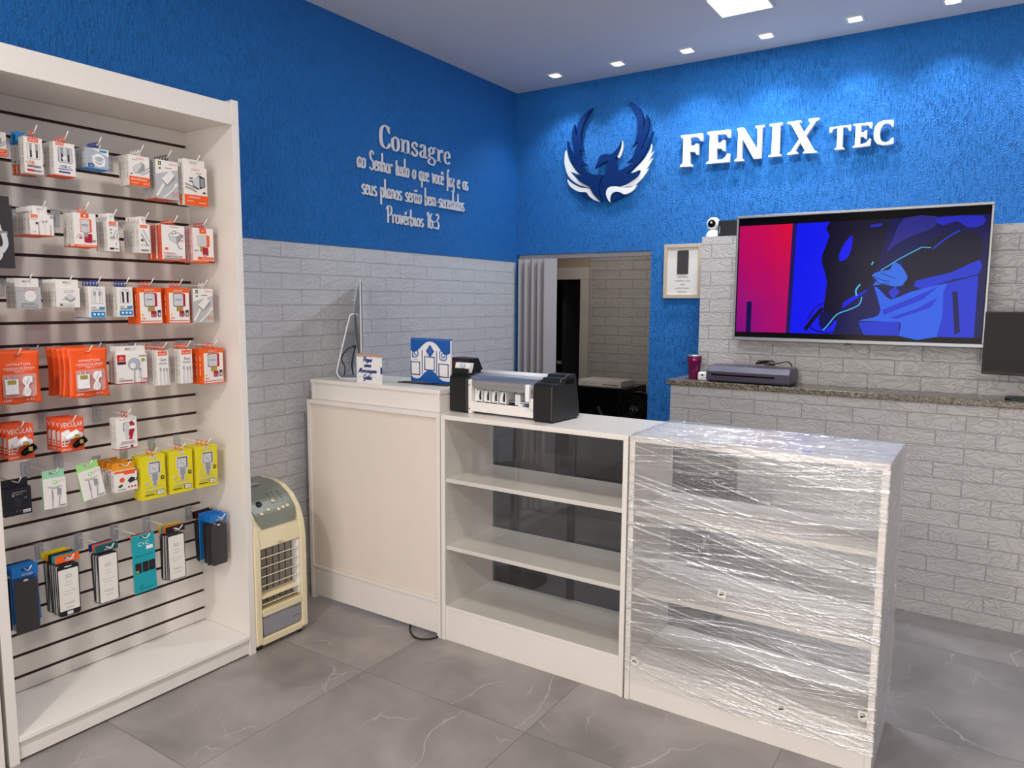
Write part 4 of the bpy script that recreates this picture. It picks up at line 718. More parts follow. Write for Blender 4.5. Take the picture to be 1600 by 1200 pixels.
for y, zg, lab in ((1.268, G2, 'small clear plastic pouch hanging beside the wide earphone boxes'),):
    t = thing('small_clear_pouch', lab, 'pouch', (XP + .012, y + .06, G2 - .02))
    part(MB().box(0, .003, -.016, .016, -.05, 0, 'blister'), 'bag', t); part(MB().tube([(.0045, -.006, -.005), (.0045, 0, -.03), (.0045, .008, -.04)], .002, 'zinc'), 'metal_piece', t)
# bare hooks between the stacks
for y, zg, lab in ((1.44, G4, 'bare metal hook left of the magnet boxes, fourth row'), (1.225, G4, 'metal hook above the blister cards, fourth row'), (1.075, G3, 'metal hook at the left edge, third row'), (1.476, G1, 'bare hook between cable packs and charger boxes, top row')):
    hook(y, zg, lab, .10)

# ------------------------------------------------------------------ evaporative air cooler
ac = thing('air_cooler', 'cream and grey portable air cooler standing on the floor between display and counter', 'air cooler', (-2.70, 2.055, 0))
xf, xb, hw = .150, -.170, .138
prof = [(xb, .02), (xf - .012, .02), (xf, .032)] + [(xf, .43)] + [(xf - .002, .47), (xf - .012, .53), (xf - .035, .585), (xf - .075, .635), (xf - .13, .668), (xf - .19, .683), (xb + .03, .686), (xb, .66)]
FY = Matrix(((1, 0, 0), (0, 0, 1), (0, 1, 0)))
b = MB()
for (a0, a1) in ((-hw, -hw + .030), (hw - .030, hw)): b.prism(prof, FY, a0, a1, 'cream')
ins = [(x - .012 if x > 0 else x, z - .0) for x, z in prof]
inner = [(xb, .02), (xf - .002, .02), (xf - .002, .05), (xf - .06, .06), (xf - .06, .44), (xf - .004, .445), (xf - .007, .47), (xf - .017, .53), (xf - .04, .583), (xf - .080, .632), (xf - .135, .663), (xf - .19, .678), (xb + .03, .68), (xb, .655)]
b.prism(inner, FY, -hw + .0301, hw - .0301, 'cream')
part(b, 'body', ac, .004)
def arcp(t):  # point on the curved top, t 0 front low .. 1 back
    P = [(xf - .003, .47), (xf - .012, .53), (xf - .035, .585), (xf - .075, .635), (xf - .13, .668), (xf - .19, .683), (xb + .04, .687)]
    k = t * (len(P) - 1); i = min(int(k), len(P) - 2); f_ = k - i; return Vector((P[i][0] + (P[i + 1][0] - P[i][0]) * f_, 0, P[i][1] + (P[i + 1][1] - P[i][1]) * f_))
b = MB(); vs = []; nseg = 22
for i in range(nseg + 1):
    p_ = arcp(.17 + .83 * i / nseg); nn = Vector((.6 - .5 * i / nseg, 0, .6 + .4 * i / nseg)).normalized(); ww = .092 + .016 * min(1, i / 4)
    for y_, q in ((-ww, 0), (ww, 0), (ww, .003), (-ww, .003)): vs.append(p_ + nn * q + Vector((0, y_, 0)))
fs = [(0, 1, 2, 3)] + [tuple(nseg * 4 + k for k in (3, 2, 1, 0))] + [(i * 4 + k, i * 4 + (k + 1) % 4, (i + 1) * 4 + (k + 1) % 4, (i + 1) * 4 + k) for i in range(nseg) for k in range(4)]
b.add(vs, fs, 'coolerpanel'); part(b, 'control_panel', ac)
def onpanel(t, y, dz=.004): p_ = arcp(t); return p_ + Vector((.6, 0, .8)) * dz + Vector((0, y, 0))
for t_, y in ((.34, -.070), (.37, -.030), (.46, .012), (.345, .020), (.355, .046), (.36, .072)):
    c = onpanel(t_, y); b = MB().tube([c - Vector((.6, 0, .8)) * .002, c + Vector((.6, 0, .8)) * .003], .0085, 'cream', 14); part(b, 'button', ac)
c = onpanel(.46, -.062); part(MB().tube([c - Vector((.6, 0, .8)) * .001, c + Vector((.6, 0, .8)) * .002], .014, 'black', 18), 'receiver_window', ac)
b = MB()
for y in (-.004, .022, .050):
    for k in range(5): c = onpanel(.44 + .035 * k, y + .01, .0035); b.box(c.x - .002, c.x + .002, c.y - .003, c.y + .003, c.z - .001, c.z + .001, 'ink')
part(b, 'indicator_marks', ac)
b = MB(); c = onpanel(.82, -.03, .003); b.prism(rrect(c.x - .022, -.085, c.x + .022, .03, .02), FZ, c.z - .001, c.z + .003, 'greyplastic'); part(b, 'top_handle', ac, .001)
b = MB(); text(b, 'Elgin', .0, .452, .011, FX, xf - .0025, 'greyplastic'); part(b, 'maker_print', ac)
# outlet opening with louvres, pads behind
b = MB().box(xf - .0595, xf - .055, -hw + .031, hw - .031, .185, .44, 'black')
for k in range(5): b.box(xf - .055, xf - .046, -.075 + k * .034, -.049 + k * .034, .19, .435, 'coolerpad')
part(b, 'outlet_grille', ac)
part(MB().box(xf - .055, xf - .010, .096, .107, .19, .44, 'plugwhite'), 'louvre_rail', ac, .002)
for k in range(6):
    z = .400 - .041 * k; tl = -.42 if k != 4 else .35
    P = [(-.022, -.0022), (.020, -.0022 - .0), (.020, .0012), (-.022, .0012)]; ca, sa = math.cos(tl), math.sin(-tl)
    P = [(xf - .020 + x * ca - y * sa, z + x * sa + y * ca) for x, y in P]; part(MB().prism(P, FY, -hw + .033, .094, 'cream'), 'louvre', ac)
part(MB().box(xf - .058, xf + .0005, -hw + .031, hw - .031, .160, .178, 'cream').box(xf - .05, xf + .001, -hw + .034, hw - .034, .148, .160, 'cream'), 'lower_louvre_bar', ac, .002)
part(MB().prism(rrect(-hw + .036, .060, hw - .036, .146, .012), FX, xf - .058, xf - .006, 'coolerwater'), 'water_tank_window', ac)
b = MB(); b.box(xf - .0062, xf - .0055, .055, .078, .135, .1365, 'ink').box(xf - .0062, xf - .0055, .055, .078, .092, .0935, 'ink'); text(b, 'MAX', .088, .133, .006, FX, xf - .0056, 'ink'); text(b, 'MIN', .088, .090, .006, FX, xf - .0056, 'ink'); part(b, 'level_marks', ac)
for x, y in ((.12, -.11), (.12, .11), (-.13, -.11), (-.13, .11)): part(MB().lathe([(.012, 0), (.014, .004), (.014, .021)], 'black', (x, y, 0), seg=12), 'foot', ac)

# ------------------------------------------------------------------ counter with raised part
YC, YD, ZT = 2.464, 2.853, 1.016
AX0, AX1 = -2.835, -1.992
O = Vector((-2.41, 2.65, 0))
ca = thing('reception_counter', 'closed white counter with a raised top section, against the left wall', 'counter', O)
def ap(mb, name, par=None, bevel=.0012, off=None, label=None):
    mb.v = [v - (off or O) for v in mb.v]; return part(mb, name, par or ca, bevel, label)
ap(MB().box(AX0, AX0 + .020, YC, YD, 0, ZT - .018, 'melamine'), 'side_panel')
ap(MB().box(AX1 - .020, AX1, YC, YD, 0, ZT - .018, 'melamine'), 'side_panel')
ap(MB().box(AX0, AX1, YC, YD, ZT - .018, ZT, 'melamine'), 'top_board')
ap(MB().box(AX0 + .0205, AX1 - .0205, YC + .010, YC + .025, .175, ZT - .0185, 'warm_panel'), 'front_panel')
ap(MB().box(AX0 + .0205, AX1 - .0205, YC + .004, YC + .019, .018, .160, 'melamine').box(AX0 + .0205, AX1 - .0205, YC + .001, YC + .026, .1602, .174, 'melamine'), 'kick_board')
RX0, RX1, RY0, RY1, RZ = -2.842, -2.016, 2.497, YD - .01, 1.116
ap(MB().box(RX0, RX1, RY0, RY1, RZ - .018, RZ, 'melamine'), 'raised_top')
for xa in (RX0 + .004, RX1 - .022): ap(MB().box(xa, xa + .018, RY0 + .001, RY1, ZT + .0005, RZ - .0182, 'melamine'), 'raised_side')
ap(MB().box(RX0 + .0222, RX1 - .0222, RY0 + .006, RY0 + .020, ZT + .0005, RZ - .0182, 'melamine'), 'raised_front')
part(MB().tube(smooth([(-2.20, 2.50, .006), (-2.15, 2.44, .005), (-2.08, 2.40, .005), (-2.02, 2.43, .005), (-2.00, 2.50, .006)], 6), .004, 'black', 8), 'cable', None).name = 'power_cable'
tag(bpy.data.objects['power_cable'], 'short black cable looping out on the floor under the closed counter', 'cable')

# ------------------------------------------------------------------ glass showcases
def showcase(x0, x1, label, doors):
    O = Vector(((x0 + x1) / 2, 2.65, 0)); t = thing('glass_showcase', label, 'showcase', O)
    P = lambda mb, n, bv=.0012, lb=None: ap(mb, n, t, bv, O, lb)
    P(MB().box(x0, x0 + .020, YC, YD, 0, ZT - .020, 'melamine'), 'side_panel'); P(MB().box(x1 - .020, x1, YC, YD, 0, ZT - .020, 'melamine'), 'side_panel')
    P(MB().box(x0, x1, YC, YD, ZT - .020, ZT, 'melamine'), 'top_board')
    for z in (.735, .432): P(MB().box(x0 + .0203, x1 - .0203, YC + .013, YD - .03, z - .018, z, 'melamine'), 'shelf')
    P(MB().box(x0 + .0203, x1 - .0203, YC + .006, YD - .012, .140, .158, 'melamine'), 'bottom_shelf')
    P(MB().box(x0 + .0203, x1 - .0203, YC + .006, YC + .021, .0, .1395, 'melamine'), 'kick_board')
    P(MB().box(x0 + .0206, x1 - .0206, YC + .006, YC + .010, .1585, ZT - .0205, 'glass'), 'front_glass', 0, 'clear front glass pane')
    if doors:
        m_ = (x0 + x1) / 2
        P(MB().box(x0 + .0206, m_ + .02, YD - .018, YD - .013, .1585, ZT - .0205, 'smoked'), 'sliding_door', 0, 'dark smoked glass sliding door')
        P(MB().box(m_ - .02, x1 - .0206, YD - .010, YD - .005, .1585, ZT - .0205, 'smoked'), 'sliding_door', 0, 'dark smoked glass sliding door')
    return t
BX0, BX1, CX0, CX1 = -1.986, -1.104, -1.097, -.242
showcase(BX0, BX1, 'white showcase with clear glass front and empty shelves, middle of the counter row', True)
showcase(CX0, CX1, 'white glass showcase still wrapped in stretch film, right end of the counter row', False)
# stretch film round the right-hand showcase
def sheet(mb, P0, U, V, nu, nv, nrm, amp, seed, wav):
    rnd = random.Random(seed); ph = [rnd.uniform(0, 6) for _ in range(12)]; vs = []
    for j in range(nv + 1):
        for i in range(nu + 1):
            u, v = i / nu, j / nv; q = 0
            for k in range(5): q += math.sin(wav[0] * (k + 1) * u + wav[1] * (k * 1.7 + 1) * (v + .12 * u * (k - 2)) + ph[k]) / (k + 1)
            e = min(u, 1 - u, v, 1 - v); q = q * amp * min(1, e * 12)
            vs.append(P0 + U * u + V * v + nrm * (q + amp * 2))
    fs = [(j * (nu + 1) + i, j * (nu + 1) + i + 1, (j + 1) * (nu + 1) + i + 1, (j + 1) * (nu + 1) + i) for j in range(nv) for i in range(nu)]
    mb.add(vs, fs, 'film', True)
mb = MB(); e = .004; zf0, zf1 = .075, ZT + e
sheet(mb, Vector((CX0 - .0, YC - e, zf0)), Vector((CX1 - CX0 + e, 0, 0)), Vector((0, 0, zf1 - zf0)), 60, 90, Vector((0, -1, 0)), .0009, 1, (2.2, 26))
sheet(mb, Vector((CX1 + e, YC - e, zf0 + .02)), Vector((0, YD - YC + 2 * e, 0)), Vector((0, 0, zf1 - zf0 - .02)), 30, 90, Vector((1, 0, 0)), .0018, 2, (2.5, 24))
sheet(mb, Vector((CX0, YC - e, zf1)), Vector((CX1 - CX0 + e, 0, 0)), Vector((0, YD - YC + 2 * e, 0)), 90, 50, Vector((0, 0, 1)), .0022, 3, (3.0, 14))
sheet(mb, Vector((CX0, YD + e, zf0 + .03)), Vector((CX1 - CX0 + e, 0, 0)), Vector((0, 0, zf1 - zf0 - .03)), 40, 60, Vector((0, 1, 0)), .001, 4, (2.2, 22))
tag(mb.build('stretch_film', fix=False), 'clear crinkled stretch film wrapped around the right-end showcase', 'plastic film')
for (x, z, a, lb) in ((-.735, .500, .15, 'small printed sticker at the centre of the wrapped showcase'), (-1.052, .165, .6, 'small printed sticker at the lower left of the wrapped showcase'), (-.273, .205, -.1, 'small printed sticker at the lower right of the wrapped showcase'), (-.52, .150, 0.1, 'small printed sticker at the lower middle edge of the wrapped showcase')):
    t = thing('film_sticker', lb, 'sticker', (x, YC - .0095, z)); b = MB().box(-.014, .014, 0, .0008, -.014, .014, 'paper'); o = part(b, 'label_paper', t)
    b = MB(); text(b, 'ABL', 0, .002, .007, FB, .0004, 'ink', slant=.3); b.prism([(-.009, -.002), (.009, .001), (.008, -.001), (-.007, -.009)], FB, 0, .0004, 'ink'); part(b, 'sticker_print', t); t.rotation_euler = (0, a, 0)
# office chair behind the wrapped showcase, round stool base behind the middle one
t = thing('office_chair', 'dark office chair standing behind the film-wrapped showcase', 'office chair', (-1.16, 3.36, 0))
b = MB().prism(rrect(-.20, .60, .20, .93, .05), FB, -.02, .03, 'blacksoft'); part(b, 'backrest', t, .008)
part(MB().prism(rrect(-.21, -.02, .21, .42, .07), FZ, .455, .52, 'blacksoft'), 'seat', t, .012)
part(MB().box(-.03, .03, -.05, -.036, .47, .66, 'black'), 'back_bar', t, .003)
part(MB().tube([(0, .18, .07), (0, .18, .455)], .026, 'alu', 16), 'column', t)
for k in range(5):
    a = PI / 2 + k * 2 * PI / 5; q = Vector((math.cos(a), math.sin(a), 0)); l_ = part(MB().tube([Vector((0, .18, .085)) + q * .02, Vector((0, .18, .060)) + q * .25], [.022, .013], 'black', 8), 'base_leg', t)
    part(MB().lathe([(.0, -.012), (.022, -.012), (.025, -.006), (.025, .006), (.022, .012), (0, .012)], 'black', Vector((0, .18, .025)) + q * .25, 'X', 14), 'caster', t)
t = thing('round_stool', 'stool with a flat round dark base behind the middle showcase', 'stool', (-2.12, 3.25, 0))
part(MB().lathe([(.0, 0), (.19, 0), (.19, .008), (.06, .025), (0, .026)], 'blackgloss', seg=36), 'base', t); part(MB().tube([(0, 0, .02), (0, 0, .55)], .02, 'alu', 14), 'column', t); part(MB().lathe([(0, .55), (.16, .55), (.175, .57), (.175, .60), (.16, .62), (0, .625)], 'blacksoft', seg=30), 'seat', t)

# ------------------------------------------------------------------ things on the counter
# thin desktop computer screen on an aluminium foot, seen from its edge
mo = thing('desktop_monitor', 'slim silver desktop monitor seen edge-on, standing at the left end of the counter', 'monitor', (-2.700, 2.714, RZ), math.radians(-45.7))
# local: screen faces +Y(rotated), width along X
b = MB(); W, H0, H1 = .238, .075, .487
b.box(-W, W, -.004, .004, H0, H1, 'alu'); part(b, 'screen_shell', mo, .0015)
b = MB(); ns = 16; vs = []
for i in range(ns + 1):
    for j in range(ns + 1):
        u, v = i / ns * 2 - 1, j / ns * 2 - 1; d_ = .030 * (1 - u * u) * (1 - v * v) ** .8 if abs(v) < 1 else 0
        vs.append((u * (W - .002), -.004 - d_, H0 + .002 + (v + 1) / 2 * (H1 - H0 - .004)))
b.add(vs, [(i * (ns + 1) + j, (i + 1) * (ns + 1) + j, (i + 1) * (ns + 1) + j + 1, i * (ns + 1) + j + 1) for i in range(ns) for j in range(ns)], 'aludark', True); o = b.build('back_cover', mo, fix=False)
part(MB().box(-W + .004, W - .004, .0042, .0052, H0 + .07, H1 - .006, 'blackgloss'), 'display_glass', mo)
P = [(-.034, .30), (-.05, .30), (-.115, .06), (-.117, .02), (-.105, .006), (-.085, .0), (.07, .0), (.07, .006), (-.08, .007), (-.098, .014), (-.106, .028), (-.104, .055)]
FXs = Matrix(((0, 0, 1), (1, 0, 0), (0, 1, 0)))
prof = smooth([(-.033, .325), (-.050, .318), (-.062, .285), (-.118, .06), (-.120, .03), (-.110, .010), (-.088, .0035), (.070, .0035)], 5)
b = MB(); ribbon(b, prof, .006, FXs, -.09, .09, 'alu'); part(b, 'stand', mo)
part(MB().tube(smooth([(.02, -.035, .16), (.02, -.07, .145), (.03, -.10, .10), (.0, -.085, .05), (.03, -.09, .012)], 6), .003, 'black', 6), 'cable', mo)
part(MB().tube(smooth([(.0, -.032, .15), (-.005, -.045, .10), (.01, -.05, .06), (.0, -.045, .012)], 6), .0035, 'black', 6), 'cable', mo)
part(MB().box(.008, .03, -.045, -.028, .150, .166, 'black'), 'plug', mo, .003)

# ---- pen-stroke alphabet (unit = x-height)
G = {
 'a': (.80, [[(.60, .80), (.38, 1), (.12, .8), (.08, .35), (.25, 0), (.48, .18), (.62, .7)], [(.64, 1), (.62, .3), (.72, .02), (.88, .14)]]),
 'b': (.72, [[(.12, 1.9), (.12, .1), (.3, 0), (.55, .15), (.60, .6), (.42, .98), (.2, .8), (.12, .5)]]),
 'c': (.64, [[(.56, .85), (.36, 1), (.12, .75), (.10, .25), (.3, 0), (.58, .18)]]),
 'd': (.80, [[(.60, .80), (.38, 1), (.12, .8), (.08, .35), (.25, 0), (.48, .18), (.62, .7)], [(.64, 1.95), (.64, .3), (.72, .02), (.88, .14)]]),
 'e': (.68, [[(.12, .48), (.54, .62), (.50, .92), (.32, 1), (.12, .72), (.10, .25), (.32, 0), (.62, .2)]]),
 'f': (.50, [[(.58, 1.75), (.42, 1.9), (.26, 1.6), (.24, .2), (.20, -.55)], [(.05, 1.0), (.48, 1.0)]]),
 'g': (.76, [[(.60, .80), (.38, 1), (.12, .8), (.10, .35), (.28, .1), (.50, .25), (.62, .7)], [(.64, 1), (.62, -.3), (.4, -.6), (.1, -.4)]]),
 'h': (.78, [[(.12, 1.95), (.12, 0)], [(.12, .55), (.32, .95), (.52, .92), (.58, .6), (.58, .1), (.78, .12)]]),
 'i': (.42, [[(.16, 1), (.15, .25), (.25, .02), (.44, .14)]]),
 'l': (.44, [[(.14, 1.95), (.14, .25), (.24, .02), (.46, .14)]]),
 'm': (1.14, [[(.10, 1), (.12, 0)], [(.12, .55), (.28, .95), (.46, .92), (.50, .6), (.50, 0)], [(.50, .55), (.68, .95), (.86, .9), (.90, .6), (.90, .1), (1.1, .12)]]),
 'n': (.78, [[(.10, 1), (.12, 0)], [(.12, .55), (.32, .95), (.52, .92), (.58, .6), (.58, .1), (.78, .12)]]),
 'o': (.74, [[(.38, 1), (.12, .75), (.10, .25), (.36, 0), (.62, .25), (.62, .75), (.38, 1)], [(.55, .95), (.78, .82)]]),
 'p': (.74, [[(.10, 1.05), (.12, -.75)], [(.12, .6), (.32, .98), (.56, .85), (.60, .35), (.42, .02), (.18, .15)]]),
 'q': (.76, [[(.60, .80), (.38, 1), (.12, .8), (.08, .35), (.25, 0), (.48, .18), (.62, .7)], [(.64, 1), (.62, -.75)]]),
 'r': (.56, [[(.10, 1), (.12, 0)], [(.12, .55), (.28, .95), (.46, 1.0), (.58, .82)]]),
 's': (.62, [[(.54, .86), (.34, 1), (.14, .8), (.22, .56), (.50, .42), (.52, .12), (.28, 0), (.06, .14)]]),
 't': (.50, [[(.20, 1.55), (.18, .25), (.28, .0), (.52, .14)], [(.02, 1.05), (.44, 1.05)]]),
 'u': (.80, [[(.10, 1), (.10, .3), (.26, 0), (.46, .1), (.60, .5)], [(.62, 1), (.61, .25), (.70, .02), (.86, .14)]]),
 'v': (.70, [[(.04, .95), (.14, 1), (.30, 0), (.54, .8), (.62, 1), (.78, .86)]]),
 'z': (.66, [[(.10, .92), (.56, .95), (.20, .35), (.48, .2), (.50, -.4), (.28, -.62), (.06, -.4)]]),
 'S': (.92, [[(.82, 1.6), (.50, 1.95), (.18, 1.65), (.30, 1.12), (.72, .82), (.78, .3), (.42, 0), (.06, .25)]]),
 'P': (1.0, [[(.30, 1.75), (.28, 0)], [(.04, 1.5), (.30, 1.9), (.75, 1.85), (.90, 1.4), (.66, .9), (.34, .85)]]),
 'M': (1.35, [[(.02, .2), (.18, 0), (.36, 1.8)], [(.36, 1.8), (.55, .3)], [(.55, .3), (.95, 1.85)], [(.95, 1.85), (.98, .3), (1.1, 0), (1.3, .15)]]),
 'G': (1.05, [[(.90, 1.55), (.62, 1.9), (.18, 1.5), (.10, .6), (.42, .2), (.80, .6), (.92, .95)], [(.92, .95), (.88, -.2), (.5, -.6), (.15, -.3)]]),
 '1': (.45, [[(.04, 1.5), (.26, 1.85), (.26, 0)]]), '6': (.74, [[(.58, 1.8), (.25, 1.6), (.10, .8), (.14, .15), (.40, 0), (.62, .3), (.56, .85), (.34, 1.0), (.14, .7)]]),
 '3': (.70, [[(.10, 1.65), (.38, 1.88), (.60, 1.5), (.30, 1.0), (.62, .65), (.52, .1), (.28, 0), (.06, .2)]]), ':': (.5, [[(.24, .95), (.26, .78)], [(.24, .18), (.26, 0)]]), '-': (.55, [[(.06, .5), (.48, .52)]]), ' ': (.72, []),
}
G['ê'] = (G['e'][0], G['e'][1] + [[(.14, 1.2), (.34, 1.5), (.54, 1.2)]]); G['é'] = (G['e'][0], G['e'][1] + [[(.30, 1.2), (.52, 1.55)]]); G['á'] = (G['a'][0], G['a'][1] + [[(.34, 1.2), (.56, 1.55)]])
G['ã'] = (G['a'][0], G['a'][1] + [[(.10, 1.25), (.24, 1.42), (.42, 1.28), (.58, 1.45)]])
def pen_width(s): return sum(G[c][0] for c in s)
def pen_word(mb, s, u, v, xh, kx, wd, thin, F, n0, n1, m, off=(0, 0, 0), slant=0):
    for c in s:
        for st in G[c][1]:
            P = [(u + (x + slant * y) * kx, v + y * xh) for x, y in smooth(st, 6)]; ribbon(mb, P, wd, F, n0, n1, m, off, thin)
        u += G[c][0] * kx
    return u
# ---- biblical verse in raised letters on the left wall
vt = thing('verse_lettering', 'raised off-white Portuguese verse lettering mounted on the left blue wall', 'wall lettering', (XL, 3.38, 2.2))
def verse_line(s, y0, y1, zb, xh):
    W = pen_width(s); kx = (y1 - y0) / W; u = y0 - 3.38
    for word in s.split(' '):
        b = MB(); pen_word(b, word, u, zb - 2.2, xh, kx, .0078, .0046, FX, .004, .012, 'verse'); part(b, 'word', vt); u += (pen_width(word) + G[' '][0]) * kx
verse_line('ao Senhor tudo o que você faz e os', 2.895, 3.875, 2.212, .052)
verse_line('seus planos serão bem-sucedidos', 2.925, 3.835, 2.075, .052)
verse_line('Provérbios 16:3', 3.115, 3.58, 1.942, .048)
# "Consagre" in a bold high-contrast serif
C_ = {
 'C': (.98, [([(.86, 1.30), (.70, 1.58), (.46, 1.66), (.20, 1.40), (.12, .83), (.20, .26), (.46, 0), (.72, .08), (.90, .38)], .24, .07), ([(.86, 1.62), (.86, 1.15)], .07, .05)]),
 'o': (.86, [([(.42, 1.02), (.20, .85), (.15, .5), (.20, .15), (.42, -.02), (.64, .15), (.69, .5), (.64, .85), (.42, 1.02)], .21, .06)]),
 'n': (.98, [([(.24, 1.0), (.24, 0)], .19, .1), ([(.30, .72), (.46, .96), (.62, .98), (.72, .80), (.72, 0)], .19, .06), ([(.04, .97), (.26, .97)], .06, .06), ([(.06, .03), (.42, .03)], .06, .06), ([(.56, .03), (.90, .03)], .06, .06)]),
 's': (.74, [([(.58, .74), (.50, .94), (.34, 1.0), (.16, .86), (.18, .66), (.50, .42), (.60, .22), (.46, .02), (.26, .0), (.12, .24)], .13, .14), ([(.60, 1), (.60, .72)], .05, .05), ([(.10, .0), (.10, .28)], .05, .05)]),
 'a': (.88, [([(.20, .76), (.26, .96), (.46, 1.0), (.60, .84), (.61, .2), (.70, .02), (.82, .1)], .19, .06), ([(.58, .58), (.26, .46), (.16, .2), (.30, .0), (.50, .08), (.58, .26)], .17, .06)]),
 'g': (.90, [([(.38, 1.0), (.20, .86), (.18, .62), (.38, .46), (.58, .62), (.58, .86), (.38, 1.0)], .17, .06), ([(.26, .48), (.16, .34), (.26, .20), (.62, .10), (.74, -.12), (.60, -.36), (.34, -.40), (.12, -.28), (.12, -.08), (.26, .06)], .13, .09), ([(.58, .90), (.70, 1.04), (.82, 1.0)], .08, .08)]),
 'r': (.74, [([(.24, 1.0), (.24, 0)], .19, .1), ([(.32, .66), (.46, .94), (.60, .96), (.64, .80)], .10, .12), ([(.04, .97), (.26, .97)], .06, .06), ([(.06, .03), (.44, .03)], .06, .06)]),
 'e': (.82, [([(.18, .52), (.62, .54), (.60, .84), (.42, 1.0), (.22, .85), (.15, .5), (.22, .14), (.44, -.02), (.66, .18)], .17, .06)]),
}
W = sum(C_[c][0] for c in 'Consagre'); kx = (3.70 - 3.065) / W; u = 3.065 - 3.38; b = MB(); zz = 2.345 - 2.2; xh = .072
for c in 'Consagre':
    for st, wd, th in C_[c][1]:
        ribbon(b, [(u + x * kx, zz + y * xh) for x, y in smooth(st, 7)], wd * .8 * kx, FX, .004, .014, 'verse', (0, 0, 0), th * .8 * kx)
    u += C_[c][0] * kx
part(b, 'word', vt)

